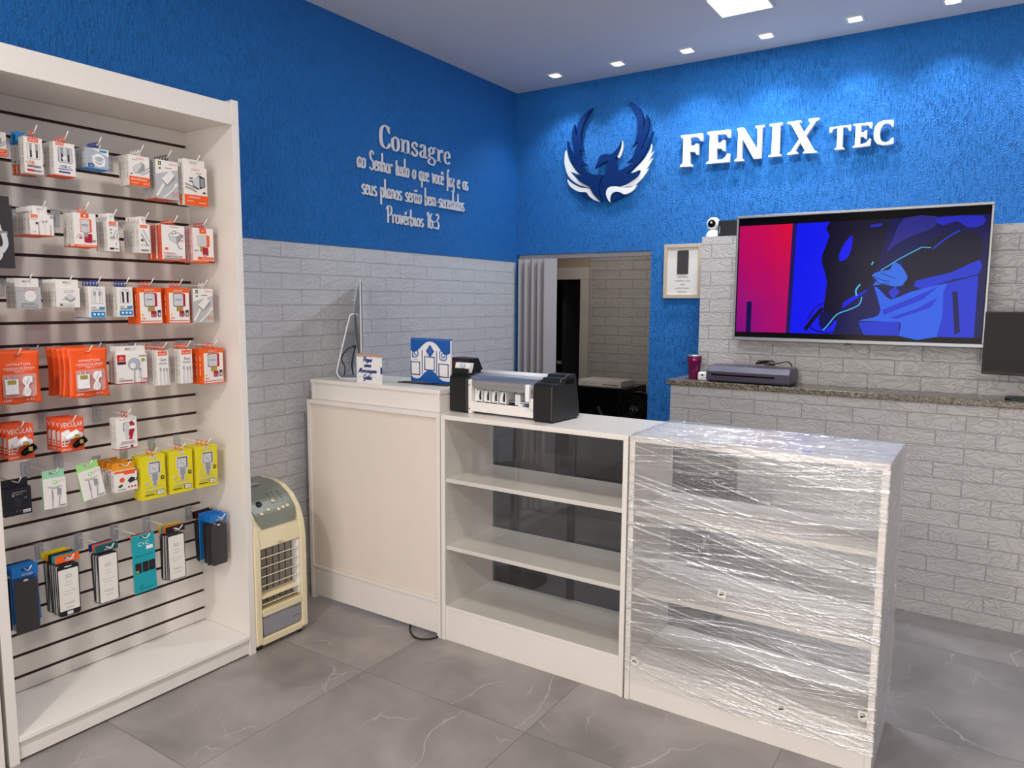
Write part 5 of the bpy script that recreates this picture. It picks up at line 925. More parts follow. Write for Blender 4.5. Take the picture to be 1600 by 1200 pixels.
# ---- shop name and bird emblem on the back wall (outlines measured in metres)
LETTERS = [
 [(-1.6812, 2.5167), (-1.5477, 2.5152), (-1.5443, 2.4684), (-1.5573, 2.4715), (-1.5683, 2.4899), (-1.5842, 2.4974), (-1.6207, 2.4966), (-1.6208, 2.4482), (-1.5955, 2.4479), (-1.5845, 2.4582), (-1.5698, 2.4566), (-1.5692, 2.3910), (-1.5805, 2.3930), (-1.5898, 2.4095), (-1.6213, 2.4128), (-1.6208, 2.3467), (-1.6029, 2.3351), (-1.6043, 2.3254), (-1.6813, 2.3292), (-1.6816, 2.3392), (-1.6651, 2.3510), (-1.6654, 2.4943), (-1.6808, 2.5051)],
 [(-1.5179, 2.5181), (-1.3798, 2.5162), (-1.3788, 2.4700), (-1.3903, 2.4697), (-1.4018, 2.4885), (-1.4186, 2.4945), (-1.4562, 2.4956), (-1.4561, 2.4465), (-1.4335, 2.4481), (-1.4215, 2.4612), (-1.4081, 2.4597), (-1.4074, 2.3971), (-1.4191, 2.3983), (-1.4297, 2.4139), (-1.4574, 2.4152), (-1.4584, 2.3499), (-1.4214, 2.3503), (-1.4028, 2.3629), (-1.3918, 2.3811), (-1.3786, 2.3797), (-1.3799, 2.3301), (-1.5197, 2.3314), (-1.5183, 2.3410), (-1.5024, 2.3485), (-1.5018, 2.4961), (-1.5175, 2.5060)],
 [(-1.3398, 2.5186), (-1.3025, 2.5180), (-1.2203, 2.3870), (-1.2227, 2.5014), (-1.2349, 2.5091), (-1.2353, 2.5185), (-1.1834, 2.5191), (-1.1830, 2.5090), (-1.1952, 2.5012), (-1.1959, 2.3336), (-1.2371, 2.3337), (-1.3064, 2.4546), (-1.3076, 2.3454), (-1.2951, 2.3371), (-1.2948, 2.3283), (-1.3486, 2.3295), (-1.3490, 2.3384), (-1.3338, 2.3496), (-1.3331, 2.4940), (-1.3393, 2.5074)],
 [(-1.1554, 2.5196), (-1.0831, 2.5191), (-1.0834, 2.5092), (-1.0961, 2.5031), (-1.0961, 2.3492), (-1.0827, 2.3417), (-1.0824, 2.3347), (-1.1551, 2.3358), (-1.1555, 2.3444), (-1.1394, 2.3505), (-1.1390, 2.5006), (-1.1549, 2.5095)],
 [(-1.0587, 2.5183), (-0.9853, 2.5190), (-0.9834, 2.5105), (-0.9958, 2.5045), (-0.9658, 2.4510), (-0.9341, 2.4968), (-0.9466, 2.5119), (-0.9455, 2.5207), (-0.8887, 2.5210), (-0.8904, 2.5115), (-0.9059, 2.5023), (-0.9538, 2.4315), (-0.9094, 2.3497), (-0.8929, 2.3412), (-0.8926, 2.3344), (-0.9663, 2.3367), (-0.9667, 2.3451), (-0.9565, 2.3501), (-0.9833, 2.3970), (-1.0075, 2.3554), (-0.9936, 2.3464), (-0.9932, 2.3387), (-1.0520, 2.3378), (-1.0517, 2.3470), (-1.0345, 2.3536), (-0.9909, 2.4175), (-1.0360, 2.5003), (-1.0575, 2.5090)],
 [(-0.8333, 2.4621), (-0.7257, 2.4637), (-0.7254, 2.4316), (-0.7338, 2.4311), (-0.7394, 2.4464), (-0.7488, 2.4527), (-0.7642, 2.4531), (-0.7646, 2.3508), (-0.7544, 2.3438), (-0.7541, 2.3379), (-0.8029, 2.3400), (-0.8032, 2.3468), (-0.7928, 2.3516), (-0.7923, 2.4528), (-0.8086, 2.4525), (-0.8168, 2.4468), (-0.8232, 2.4313), (-0.8325, 2.4324)],
 [(-0.7147, 2.4653), (-0.6219, 2.4639), (-0.6229, 2.4324), (-0.6310, 2.4334), (-0.6371, 2.4457), (-0.6483, 2.4513), (-0.6742, 2.4516), (-0.6750, 2.4169), (-0.6600, 2.4173), (-0.6537, 2.4260), (-0.6455, 2.4250), (-0.6458, 2.3816), (-0.6541, 2.3825), (-0.6601, 2.3934), (-0.6759, 2.3945), (-0.6766, 2.3560), (-0.6541, 2.3571), (-0.6410, 2.3666), (-0.6335, 2.3802), (-0.6240, 2.3791), (-0.6261, 2.3425), (-0.7130, 2.3401), (-0.7120, 2.3481), (-0.7025, 2.3515), (-0.7016, 2.4513), (-0.7143, 2.4565)],
 [(-0.5209, 2.4627), (-0.5203, 2.4293), (-0.5288, 2.4289), (-0.5355, 2.4432), (-0.5510, 2.4487), (-0.5673, 2.4443), (-0.5795, 2.4243), (-0.5834, 2.3975), (-0.5793, 2.3719), (-0.5678, 2.3570), (-0.5509, 2.3523), (-0.5347, 2.3584), (-0.5257, 2.3730), (-0.5157, 2.3719), (-0.5166, 2.3414), (-0.5402, 2.3382), (-0.5667, 2.3382), (-0.5940, 2.3484), (-0.6088, 2.3717), (-0.6131, 2.4010), (-0.6090, 2.4365), (-0.5934, 2.4575), (-0.5672, 2.4657), (-0.5407, 2.4645)],
]
EMBLEM = [
 ('wing_and_body', 'logoblue', 0.01, 0.026, [(-2.2916, 2.7641), (-2.3425, 2.7431), (-2.3833, 2.7098), (-2.4048, 2.6647), (-2.4109, 2.6175), (-2.4111, 2.5905), (-2.4200, 2.6186), (-2.4242, 2.6551), (-2.4281, 2.6778), (-2.4397, 2.6539), (-2.4461, 2.6216), (-2.4461, 2.5794), (-2.4382, 2.5303), (-2.4239, 2.4792), (-2.4499, 2.5133), (-2.4682, 2.5456), (-2.4809, 2.5815), (-2.4802, 2.5408), (-2.4746, 2.5038), (-2.4597, 2.4598), (-2.4342, 2.4208), (-2.4053, 2.3818), (-2.3766, 2.3489), (-2.3379, 2.3323), (-2.3448, 2.3281), (-2.3763, 2.3320), (-2.4081, 2.3426), (-2.3865, 2.3165), (-2.3545, 2.2896), (-2.3055, 2.2658), (-2.3018, 2.2552), (-2.2840, 2.2268), (-2.2560, 2.1947), (-2.2130, 2.1575), (-2.2322, 2.1990), (-2.2411, 2.2356), (-2.2385, 2.2712), (-2.2277, 2.3061), (-2.2127, 2.3310), (-2.2658, 2.3375), (-2.3072, 2.3501), (-2.3421, 2.3700), (-2.3705, 2.3955), (-2.3742, 2.4061), (-2.3206, 2.3999), (-2.3536, 2.4252), (-2.3752, 2.4634), (-2.3807, 2.4941), (-2.3838, 2.5136), (-2.3583, 2.4900), (-2.3643, 2.5134), (-2.3734, 2.5533), (-2.3777, 2.5957), (-2.3716, 2.6428), (-2.3551, 2.6825), (-2.3283, 2.7206)]),
 ('wing_and_body', 'logoblue', 0.01, 0.026, [(-2.2714, 2.3792), (-2.2505, 2.4213), (-2.2462, 2.4416), (-2.2309, 2.4549), (-2.2075, 2.4620), (-2.1807, 2.4605), (-2.1540, 2.4577), (-2.1279, 2.4738), (-2.1055, 2.4977), (-2.0848, 2.5332), (-2.0855, 2.5101), (-2.0952, 2.4762), (-2.1127, 2.4430), (-2.1268, 2.4257), (-2.1162, 2.3966), (-2.1090, 2.3725), (-2.1039, 2.3497), (-2.0661, 2.3580), (-2.0276, 2.3753), (-1.9961, 2.3984), (-2.0455, 2.3916), (-2.0094, 2.4182), (-1.9897, 2.4479), (-1.9802, 2.4757), (-1.9686, 2.5168), (-2.0092, 2.4833), (-1.9956, 2.5032), (-1.9869, 2.5337), (-1.9782, 2.5671), (-1.9774, 2.6070), (-1.9805, 2.6530), (-1.9877, 2.6823), (-2.0044, 2.7130), (-2.0409, 2.7675), (-1.9990, 2.7492), (-1.9665, 2.7193), (-1.9466, 2.6827), (-1.9369, 2.6474), (-1.9358, 2.6076), (-1.9425, 2.5789), (-1.9290, 2.6125), (-1.9235, 2.6401), (-1.9151, 2.6741), (-1.9030, 2.6432), (-1.8983, 2.6087), (-1.9028, 2.5696), (-1.9173, 2.5316), (-1.9506, 2.4599), (-1.9225, 2.4923), (-1.8983, 2.5238), (-1.8704, 2.5681), (-1.8768, 2.5327), (-1.8942, 2.4893), (-1.9149, 2.4459), (-1.9452, 2.4032), (-1.9825, 2.3694), (-2.0140, 2.3462), (-2.0425, 2.3244), (-2.0005, 2.3242), (-1.9498, 2.3375), (-1.9617, 2.3069), (-1.9867, 2.2888), (-2.0249, 2.2687), (-2.0636, 2.2572), (-2.0896, 2.2505), (-2.1293, 2.2507), (-2.1591, 2.2459), (-2.1822, 2.2299), (-2.1857, 2.2075), (-2.1778, 2.1831), (-2.1590, 2.1538), (-2.1942, 2.1634), (-2.2185, 2.1920), (-2.2313, 2.2228), (-2.2355, 2.2590), (-2.2260, 2.2881), (-2.2064, 2.3222), (-2.1882, 2.3502), (-2.1755, 2.3786), (-2.1743, 2.4139), (-2.1997, 2.4104), (-2.2330, 2.3958)]),
 ('lower_feather', 'logoblue', 0.01, 0.024, [(-2.3881, 2.2330), (-2.3544, 2.2293), (-2.3299, 2.2232), (-2.2993, 2.1829), (-2.3152, 2.1828), (-2.3539, 2.2007)]),
 ('lower_feather', 'logoblue', 0.01, 0.024, [(-2.1582, 2.1629), (-2.1555, 2.1937), (-2.1392, 2.2103), (-2.1095, 2.2151), (-2.0762, 2.1997), (-2.0472, 2.1935), (-2.0692, 2.1833), (-2.1017, 2.1679), (-2.1347, 2.1583)]),
 ('white_feathers', 'signwhite', 0.004, 0.018, [(-2.4950, 2.5194), (-2.5038, 2.4837), (-2.5044, 2.4349), (-2.4914, 2.3847), (-2.4729, 2.3463), (-2.4366, 2.3126), (-2.3866, 2.2811), (-2.3373, 2.2651), (-2.3047, 2.2595), (-2.3587, 2.2880), (-2.4049, 2.3191), (-2.4373, 2.3493), (-2.4540, 2.3722), (-2.4198, 2.3600), (-2.3850, 2.3484), (-2.4201, 2.3813), (-2.4528, 2.4239), (-2.4785, 2.4690)]),
 ('white_feathers', 'signwhite', 0.004, 0.018, [(-2.4811, 2.3268), (-2.4683, 2.2907), (-2.4357, 2.2606), (-2.3858, 2.2366), (-2.3367, 2.2317), (-2.3153, 2.2059), (-2.2803, 2.1793), (-2.2306, 2.1608), (-2.2669, 2.1964), (-2.2951, 2.2286), (-2.3108, 2.2540), (-2.3652, 2.2612), (-2.4148, 2.2803), (-2.4579, 2.3052)]),
 ('white_feathers', 'signwhite', 0.004, 0.018, [(-1.8821, 2.4933), (-1.8906, 2.4618), (-1.9176, 2.4189), (-1.9545, 2.3824), (-2.0158, 2.3290), (-1.9850, 2.3321), (-1.9546, 2.3403), (-1.9651, 2.3025), (-2.0029, 2.2796), (-2.0412, 2.2594), (-2.0913, 2.2475), (-2.0279, 2.2449), (-1.9830, 2.2547), (-1.9516, 2.2753), (-1.9238, 2.3047), (-1.8954, 2.3464), (-1.9226, 2.3299), (-1.8941, 2.3652), (-1.8721, 2.4070), (-1.9052, 2.3811), (-1.8860, 2.4101), (-1.8641, 2.4517), (-1.8907, 2.4237), (-1.8812, 2.4608)]),
 ('white_feathers', 'signwhite', 0.012, 0.028, [(-2.1567, 2.1528), (-2.1767, 2.1798), (-2.1861, 2.2103), (-2.1813, 2.2337), (-2.1616, 2.2500), (-2.1217, 2.2510), (-2.0820, 2.2437), (-2.0361, 2.2360), (-2.0039, 2.2405), (-1.9708, 2.2506), (-1.9873, 2.2218), (-2.0158, 2.2035), (-2.0546, 2.1947), (-2.0811, 2.2084), (-2.1076, 2.2163), (-2.1340, 2.2123), (-2.1503, 2.1958), (-2.1558, 2.1754)]),
 ('crest_feather', 'signwhite', 0.004, 0.018, [(-2.0834, 2.5356), (-2.0774, 2.5048), (-2.0804, 2.4702), (-2.1010, 2.4274), (-2.1179, 2.4472), (-2.0975, 2.4720), (-2.0865, 2.5058)]),
]
sg = thing('shop_name_sign', 'big raised white serif shop name lettering on the blue back wall', 'sign', (-1.1, YB, 2.4))
for L_ in LETTERS:
    b = MB().prism([(x + 1.1, z - 2.4) for x, z in L_], FB, .018, .045, 'signwhite'); part(b, 'letter', sg, .0015)
em = thing('bird_emblem', 'blue and white rising bird emblem with raised wings mounted on the back wall', 'emblem', (-2.18, YB, 2.45))
for nm, m_, z0, z1, P in EMBLEM:
    b = MB().prism([(x + 2.18, z - 2.45) for x, z in smooth(P, 2, True)] if nm != 'tip' else P, FB, z0, z1, m_); part(b, nm, em, .0008, 'white wing feathers' if m_ == 'signwhite' else None)

# ---- small handwritten sign
t = thing('free_message_sign', 'small cream sign with navy handwriting standing on the raised counter top', 'sign', (-2.452, 2.503, RZ), math.radians(-.5))
b = MB().box(-.076, .076, 0, .016, 0, .126, 'signwhite').box(-.076, .076, .0005, .0155, .1262, .139, 'kraft').box(.0762, .080, .003, .013, .05, .08, 'deepblue'); part(b, 'panel', t, .0012)
b = MB()
for k in range(20):
    for (x, z) in ((-.070 + k * .0074, .004), (-.070 + k * .0074, .130)): b.prism([(x, z - .0008), (x + .004, z - .0008), (x + .004, z + .0008), (x, z + .0008)], FB, 0, .0005, 'wood')
for k in range(17):
    for (x, z) in ((-.072, .006 + k * .0074), (.072, .006 + k * .0074)): b.prism([(x - .0008, z), (x + .0008, z), (x + .0008, z + .004), (x - .0008, z + .004)], FB, 0, .0005, 'wood')
for (a0, a1) in ((-.070, -.02), (.02, .070)): ribbon(b, smooth([(a0, .020 if a0 < 0 else .040), ((a0 + a1) / 2, .032), (a1, .038 if a0 < 0 else .020)], 6), .0012, FB, 0, .0006, 'kraft')
part(b, 'stitched_border', t)
b = MB()
for s, z, xh, wd in (('Pegue', .104, .0115, .058), ('uma', .079, .0105, .044), ('Mensagem', .052, .0115, .118), ('Grátis', .020, .0125, .056)):
    kx = wd / pen_width(s); pen_word(b, s, -wd / 2 - .003, z, xh, kx, .0042, .0026, FB, 0, .0022, 'deepblue', slant=.25)
part(b, 'handwriting', t)

# ---- payment and social media board
t = thing('payment_board', 'blue and white board with app symbols and framed squares, on the raised counter top', 'sign', (-2.238, 2.70, RZ), math.radians(-4))
W, H = .128, .206
part(MB().box(-W, W, 0, .012, .002, H, 'signwhite'), 'panel', t, .001)
b = MB()
top = [(-W, H - .0005), (-W, H - .052)] + smooth([(-W, H - .052), (-.108, H - .062), (-.080, H - .052), (-.035, H - .018), (0, H - .008), (.038, H - .018), (.080, H - .056), (.108, H - .066), (W, H - .058)], 6)[1:] + [(W, H - .0005)]
b.prism(top, FB, 0, .002, 'signblue')
bot = smooth([(-W, .030), (-.105, .018), (-.070, .020), (-.035, .048), (0, .062), (.035, .048), (.070, .020), (.105, .014), (W, .016)], 6) + [(W, .0025), (-W, .0025)]
b.prism(bot, FB, 0, .002, 'signblue'); b.box(-W - .0, W + .0005, .0005, .0125, H, H + .006, 'signblue'); part(b, 'blue_waves', t)
b = MB()
for sx, sz in ((-.012, 0), (.012, 0), (0, .014), (0, -.014)):
    b.prism([(sx * 1.15 + x, .152 + sz * 1.15 + z) for x, z in ((-.0125, 0), (0, -.0145), (.0125, 0), (0, .0145))], FB, 0, .002, 'signblue')
part(b, 'payment_symbol', t)
b = MB(); cx, cz = -.098, .138
ribbon(b, circ(cx, cz, .019, 28) + [(cx + .019, cz)], .0045, FB, 0, .0018, 'signblue'); b.prism([(cx - .019, cz - .006), (cx - .020, cz - .022), (cx - .006, cz - .018)], FB, 0, .0018, 'signblue')
ribbon(b, smooth([(cx - .007, cz + .008), (cx - .006, cz - .001), (cx + .001, cz - .007), (cx + .009, cz - .008)], 5), .005, FB, 0, .0018, 'signblue'); part(b, 'chat_symbol', t)
b = MB(); cx, cz = .084, .135
rp = rrect(cx - .021, cz - .021, cx + .021, cz + .021, .009); ribbon(b, rp + rp[:1], .0045, FB, 0, .0018, 'signblue'); ribbon(b, circ(cx, cz, .0105, 24) + [(cx + .0105, cz)], .0045, FB, 0, .0018, 'signblue'); b.prism(circ(cx + .012, cz + .012, .003, 10), FB, 0, .0018, 'signblue'); part(b, 'photo_symbol', t)
b = MB()
for x, z0, z1, w_ in ((-.098, .036, .096, .029), (-.004, .062, .124, .031), (.086, .034, .094, .029)):
    rp = [(x - w_, z0), (x + w_, z0), (x + w_, z1), (x - w_, z1), (x - w_, z0), (x + w_, z0)]; ribbon(b, rp[:5], .0055, FB, 0, .0016, 'deepblue')
    for q in ((x - w_, z0), (x + w_, z0), (x + w_, z1), (x - w_, z1)): b.prism([(q[0] - .0027, q[1] - .0027), (q[0] + .0027, q[1] - .0027), (q[0] + .0027, q[1] + .0027), (q[0] - .0027, q[1] + .0027)], FB, 0, .0016, 'deepblue')
for x in (-.052, .042): b.prism([(x - .002, .04 if x < 0 else .046), (x + .002, .04 if x < 0 else .046), (x + .002, .155), (x - .002, .155)], FB, 0, .0016, 'deepblue')
part(b, 'square_frames', t)
b = MB(); text(b, 'WhatsApp', -.098, .106, .006, FB, .0006, 'print_grey'); text(b, 'Instagram', .086, .104, .006, FB, .0006, 'print_grey'); text(b, 'PAGUE COM PIX', -.004, .131, .0045, FB, .0006, 'print_grey', wide=.054); part(b, 'captions', t)
t = thing('black_tray', 'thin black tray lying under the blue and white board', 'tray', (-2.235, 2.66, RZ)); part(MB().box(-.15, .15, -.03, .026, 0, .004, 'black'), 'plate', t, .001)

# ---- film cutting plotter
pl = thing('cutting_plotter', 'desktop film cutting plotter with black end housings and silver top, on the middle showcase', 'cutting plotter', (-1.732, 2.62, ZT), math.radians(-3))
# local x -.28...28, front y -.08
def housing(x0, x1, prof, nm, extra=None):
    b = MB().prism(prof, Matrix(((0, 0, 1), (1, 0, 0), (0, 1, 0))), x0, x1, 'blacksoft'); return part(b, nm, pl, .006)
housing(-.278, -.176, [(-.075, .006), (.12, .006), (.125, .06), (.09, .168), (-.060, .168), (-.075, .155)], 'left_housing')
rh = housing(.176, .272, [(-.080, .006), (.128, .006), (.135, .02), (.105, .172), (.098, .190), (.030, .190), (.022, .178), (-.010, .178), (-.018, .158), (-.066, .158), (-.080, .148)], 'right_housing')
part(MB().prism(rrect(.020, .150, .085, .172, .009), Matrix(((0, 0, 1), (1, 0, 0), (0, 1, 0))), .2705, .2728, 'blackgloss'), 'handle_slot', rh)
part(MB().box(.18, .268, -.07, .12, 0, .0055, 'black'), 'rubber_foot', rh); 
part(MB().box(-.1755, .1755, -.060, -.044, .010, .052, 'white'), 'lower_beam', pl, .002)
part(MB().box(-.1755, .1755, -.043, .10, .030, .048, 'charcoal').box(-.1755, .1755, .045, .050, .0485, .140, 'white'), 'cutting_bed', pl, .001)
part(MB().box(-.1755, -.158, -.068, -.044, .0, .150, 'white').box(-.1755, -.150, -.040, .045, .05, .120, 'plugwhite'), 'side_bracket', pl, .003)
b = MB(); sec = smooth([(-.060, .112), (-.064, .140), (-.045, .162), (.0, .170), (.060, .170), (.085, .150), (.085, .130)], 5); b.prism(sec + [(.02, .112)], Matrix(((0, 0, 1), (1, 0, 0), (0, 1, 0))), -.1755, .1755, 'alu'); part(b, 'top_cover', pl)
part(MB().tube([(-.175, .03, .178), (.175, .03, .178)], .010, 'crystal', 16), 'top_rod', pl)
part(MB().tube([(-.1755, -.02, .064), (.1755, -.02, .064)], .007, 'aludark', 12), 'drive_roller', pl)
for k in range(4):
    x = -.132 + k * .043; q = part(MB().box(x - .015, x + .015, -.032, .030, .100, .106, 'white').box(x - .016, x - .0125, -.045, .020, .052, .104, 'plugwhite').box(x + .0125, x + .016, -.045, .020, .052, .104, 'plugwhite'), 'pinch_roller', pl, .002)
    part(MB().lathe([(0, -.006), (.013, -.006), (.013, .006), (0, .006)], 'ink', (x + .002, -.034, .082), 'X', 16), 'wheel', q); part(MB().prism([(x - .010, .060), (x - .003, .104), (x + .005, .104), (x - .001, .056)], FB, .042, .050, 'plugwhite').box(x - .014, x + .014, -.046, -.036, .056, .062, 'plugwhite'), 'lever', q, .001)
part(MB().box(-.000 + .05, .078, -.03, .03, .052, .098, 'plugwhite').box(.078, .10, -.045, .0, .049, .060, 'plugwhite'), 'roller_end_block', pl, .002)
part(MB().box(.140, .160, -.085, -.066, .078, .150, 'plugwhite').box(.150, .172, -.070, -.045, .048, .092, 'white'), 'blade_carriage', pl, .004)
part(MB().box(.105, .172, -.030, -.012, .0485, .052, 'cyan'), 'blue_film_strip', pl)
part(MB().tube([(-.167, -.0685, .126), (-.167, -.0705, .126)], .003, 'ink', 8).tube([(-.167, -.0685, .022), (-.167, -.0705, .022)], .003, 'ink', 8), 'screws', pl)
# card holder on the left housing, receipt printer behind
t = thing('card_holder', 'black card holder with white blue-printed cards on top of the plotter left housing', 'card holder', (-1.960, 2.60, ZT + .169), math.radians(-3))
b = MB().box(-.048, .048, -.03, .02, 0, .006, 'black').prism([(-.048, .0062), (.048, .0062), (.048, .026), (-.048, .026)], FB, .027, .030, 'black').box(-.048, .048, .012, .02, .006, .030, 'black'); part(b, 'holder', t, .001)
for k in range(3):
    c = MB().prism([(-.042 + k * .002, .007), (.044 + k * .002, .007), (.056 + k * .002, .050), (-.032 + k * .002, .050)], FB, .018 - k * .006, .0195 - k * .006, 'signwhite'); cdn = part(c, 'card', t)
b = MB(); c0 = (.008, .036)
for s_ in (-1, 1): ribbon(b, smooth([(c0[0] + s_ * .004, c0[1] + .012), (c0[0] + s_ * .012, c0[1] + .004), (c0[0] + s_ * .009, c0[1] - .007), (c0[0] + s_ * .001, c0[1] - .010)], 5), .003, FB, .0196, .0202, 'cyan', thin=.002)
ribbon(b, smooth([(c0[0] - .004, c0[1]), (c0[0], c0[1] + .003), (c0[0] + .002, c0[1] - .008)], 4), .002, FB, .0196, .0202, 'cyan'); part(b, 'bird_print', t)
t = thing('receipt_printer', 'small black receipt printer standing behind the plotter left housing', 'receipt printer', (-2.085, 2.775, RZ), math.radians(-8))
b = MB().prism([(-.05, 0), (.055, 0), (.060, .07), (.030, .125), (-.045, .125), (-.058, .08)], Matrix(((0, 0, 1), (1, 0, 0), (0, 1, 0))), -.055, .058, 'black'); part(b, 'body', t, .004); part(MB().box(-.045, .047, -.056, -.045, .085, .112, 'maroon'), 'front_slot', t, .002)
part(MB().tube(smooth([(.057, .0, .07), (.10, .0, .072), (.13, .01, .07), (.14, .02, .045), (.15, .03, .06)], 5), .003, 'black', 6), 'cable', t)

# ------------------------------------------------------------------ opening: folding door, track, things inside
struct(MB().box(DOOR_X0 + .002, DOOR_X1 - .002, YB + .03, YB + .075, DOOR_Z - .030, DOOR_Z - .001, 'door'), 'trim_1')
t = thing('folding_door', 'grey plastic accordion folding door pushed open to the left side of the opening', 'folding door', (DOOR_X0, YB + .010, 0))
xs = [0.012, .040, .062, .092, .120, .150, .172, .200, .222, .250, .345]; ys = [.045, -.045, .045, -.045, .045, -.045, .045, -.045, .045, -.045, -.030]
for k in range(len(xs) - 1):
    a, c = Vector((xs[k], ys[k])), Vector((xs[k + 1], ys[k + 1])); d_ = (c - a).normalized(); n_ = Vector((-d_.y, d_.x)) * .004
    part(MB().prism([tuple(a + n_ + d_ * .002), tuple(c + n_ - d_ * .002), tuple(c - n_ - d_ * .002), tuple(a - n_ + d_ * .002)], FZ, .008, DOOR_Z - .032, 'door'), 'door_slat', t, .0012)
t['note_parts'] = 'slats'; del t['note_parts']
t = thing('dark_cabinet', 'large dark case or low cabinet standing in the back room beyond the opening', 'cabinet', (-2.42, 5.15, 0))
part(MB().box(-.30, .16, -.20, .22, .0, .870, 'blackgloss'), 'body', t, .012); part(MB().prism([(-.06, .72), (-.045, .73), (.03, .60), (.015, .59)], FB, .2005, .206, 'charcoal'), 'handle', t, .002)
t = thing('flat_white_box', 'flat white carton lying on the dark cabinet in the back room', 'box', (-2.48, 5.12, .8705)); part(MB().box(-.19, .17, -.12, .12, 0, .046, 'casing'), 'box_body', t, .002); b = MB()
for k in range(5): b.prism([(-.16 + k * .025, .018), (-.145 + k * .025, .018), (-.145 + k * .025, .024), (-.16 + k * .025, .024)], FB, .12, .1206, 'print_grey')
for k in range(9): b.prism([(.02 + k * .014, .012), (.03 + k * .014, .012), (.03 + k * .014, .02), (.02 + k * .014, .02)], FB, .12, .1206, 'ink')
part(b, 'side_print', t)
t = thing('black_fan', 'round black fan or speaker head beside the dark cabinet in the back room', 'fan', (-2.085, 4.80, 0))
part(MB().lathe([(0, .05), (.11, .05), (.125, .03), (.125, -.03), (.115, -.03), (.112, .02), (0, .02)], 'blackgloss', (0, 0, .755), 'Y', 32), 'housing', t); b = MB()
for r_ in (.03, .055, .08, .10): b.tube([(r_ * math.cos(a), -.028, .755 + r_ * math.sin(a)) for a in [2 * PI * k / 24 for k in range(24)]], .0022, 'blacksoft', 6, True)
b.lathe([(0, -.034), (.02, -.034), (.022, -.02), (0, -.02)], 'blacksoft', (0, 0, .755), 'Y', 16); part(b, 'grille', t)
part(MB().tube([(0, 0, .64), (0, 0, .03)], .018, 'black', 10), 'post', t); part(MB().lathe([(0, 0), (.12, 0), (.12, .02), (.03, .035), (0, .035)], 'black'), 'base', t)
t = thing('folded_dark_clothes', 'dark bundle lying low in the back room below the round fan', 'bundle', (-2.03, 5.15, 0))
part(MB().prism(rrect(-.05, 0, .10, .54, .03), FB, -.10, .10, 'black'), 'bundle', t, .02)

area('back_room_fill', (-2.6, 4.95, 2.45), (0, 0, 0), .3, .3, 5, (1, .9, .8))  # unseen fill light, added to brighten the room behind the opening
# ------------------------------------------------------------------ framed notice, ledge objects
t = thing('framed_notice', 'light wood picture frame with a phone notice, on the blue wall beside the opening', 'picture frame', (-1.655, YB, 1.70))
a_, c_ = .122, .167
b = MB().box(-a_, a_, -.022, -.001, c_ - .022, c_, 'wood').box(-a_, a_, -.022, -.001, -c_, -c_ + .022, 'wood').box(-a_, -a_ + .022, -.022, -.001, -c_ + .0221, c_ - .0221, 'wood').box(a_ - .022, a_, -.022, -.001, -c_ + .0221, c_ - .0221, 'wood'); part(b, 'frame', t, .0015)
part(MB().box(-a_ + .0222, a_ - .0222, -.010, -.002, -c_ + .0222, c_ - .0222, 'paper'), 'notice_sheet', t)
part(MB().prism(rrect(-.036, -.018, .036, .128, .008), FB, .0102, .014, 'charcoal'), 'phone_picture', t)
b = MB()
for k, s in enumerate(('CASO TENHA', 'QUEBRADO A TELA', 'AVISE', 'ANTES DE ABRIR', 'OBRIGADO')): text(b, s, 0, -.040 - k * .023, .0085, FB, .0108, 'ink')
part(b, 'notice_print', t)
t = thing('tumbler', 'shiny magenta metal tumbler standing at the left end of the granite ledge', 'tumbler', (-1.432, 4.085, ZG))
part(MB().lathe([(0, 0), (.028, 0), (.030, .004), (.036, .09), (.041, .105), (.041, .130), (.039, .130), (.036, .10), (0, .09)], 'mug', seg=32), 'cup', t); part(MB().lathe([(0, .1302), (.042, .1302), (.042, .137), (.038, .140), (0, .140)], 'alu', seg=32), 'lid', t)
t = thing('white_charger_cube', 'small white charger cube beside the magenta tumbler', 'charger', (-1.362, 4.055, ZG), .1)
part(MB().box(-.034, .034, -.022, .022, 0, .048, 'plugwhite'), 'body', t, .010); part(MB().prism(circ(-.006, .030, .006, 12), FB, .022, .0226, 'ink').prism([(-.02, .010), (.018, .016), (.018, .018), (-.02, .012)], FB, .022, .0226, 'print_grey'), 'socket_print', t)
t = thing('laminator', 'dark plum laminating machine with a front slot, lying on the granite ledge', 'laminator', (-1.105, 4.075, ZG), math.radians(-1.5))
P = [(-.085, .006), (.075, .006), (.08, .02), (.075, .075), (.05, .092), (-.055, .088), (-.085, .060)]
part(MB().prism(P, Matrix(((0, 0, 1), (1, 0, 0), (0, 1, 0))), -.228, .228, 'plum'), 'body', t, .010)
part(MB().box(-.195, .145, -.0875, -.0845, .038, .047, 'blackgloss').box(-.19, .14, -.0895, -.087, .0455, .0475, 'ink'), 'feed_slot', t)
part(MB().box(-.05, -.046, -.080, -.074, .068, .072, 'alu').box(-.12, -.117, -.080, -.074, .068, .070, 'ink').box(-.02, -.017, -.080, -.074, .068, .070, 'ink'), 'indicator', t)
for x in (-.19, .19): part(MB().box(x - .02, x + .02, -.06, .05, 0, .006, 'black'), 'foot', t)
t = thing('coiled_power_cord', 'bunched black power cord lying on top of the plum laminator', 'cord', (-1.03, 4.075, ZG + .094))
rnd = random.Random(5); pts = [(.04 * math.cos(k * 1.1) + rnd.uniform(-.01, .01), .022 * math.sin(k * 1.7), .008 + rnd.uniform(0, .022)) for k in range(16)]
part(MB().tube(smooth(pts, 5), .0038, 'black', 6), 'cord_bundle', t); part(MB().tube(smooth([(.03, 0, .012), (.07, .0, .022), (.11, .01, .03), (.125, .02, .015), (.13, .02, .004)], 6), .0035, 'black', 6), 'cord_end', t)

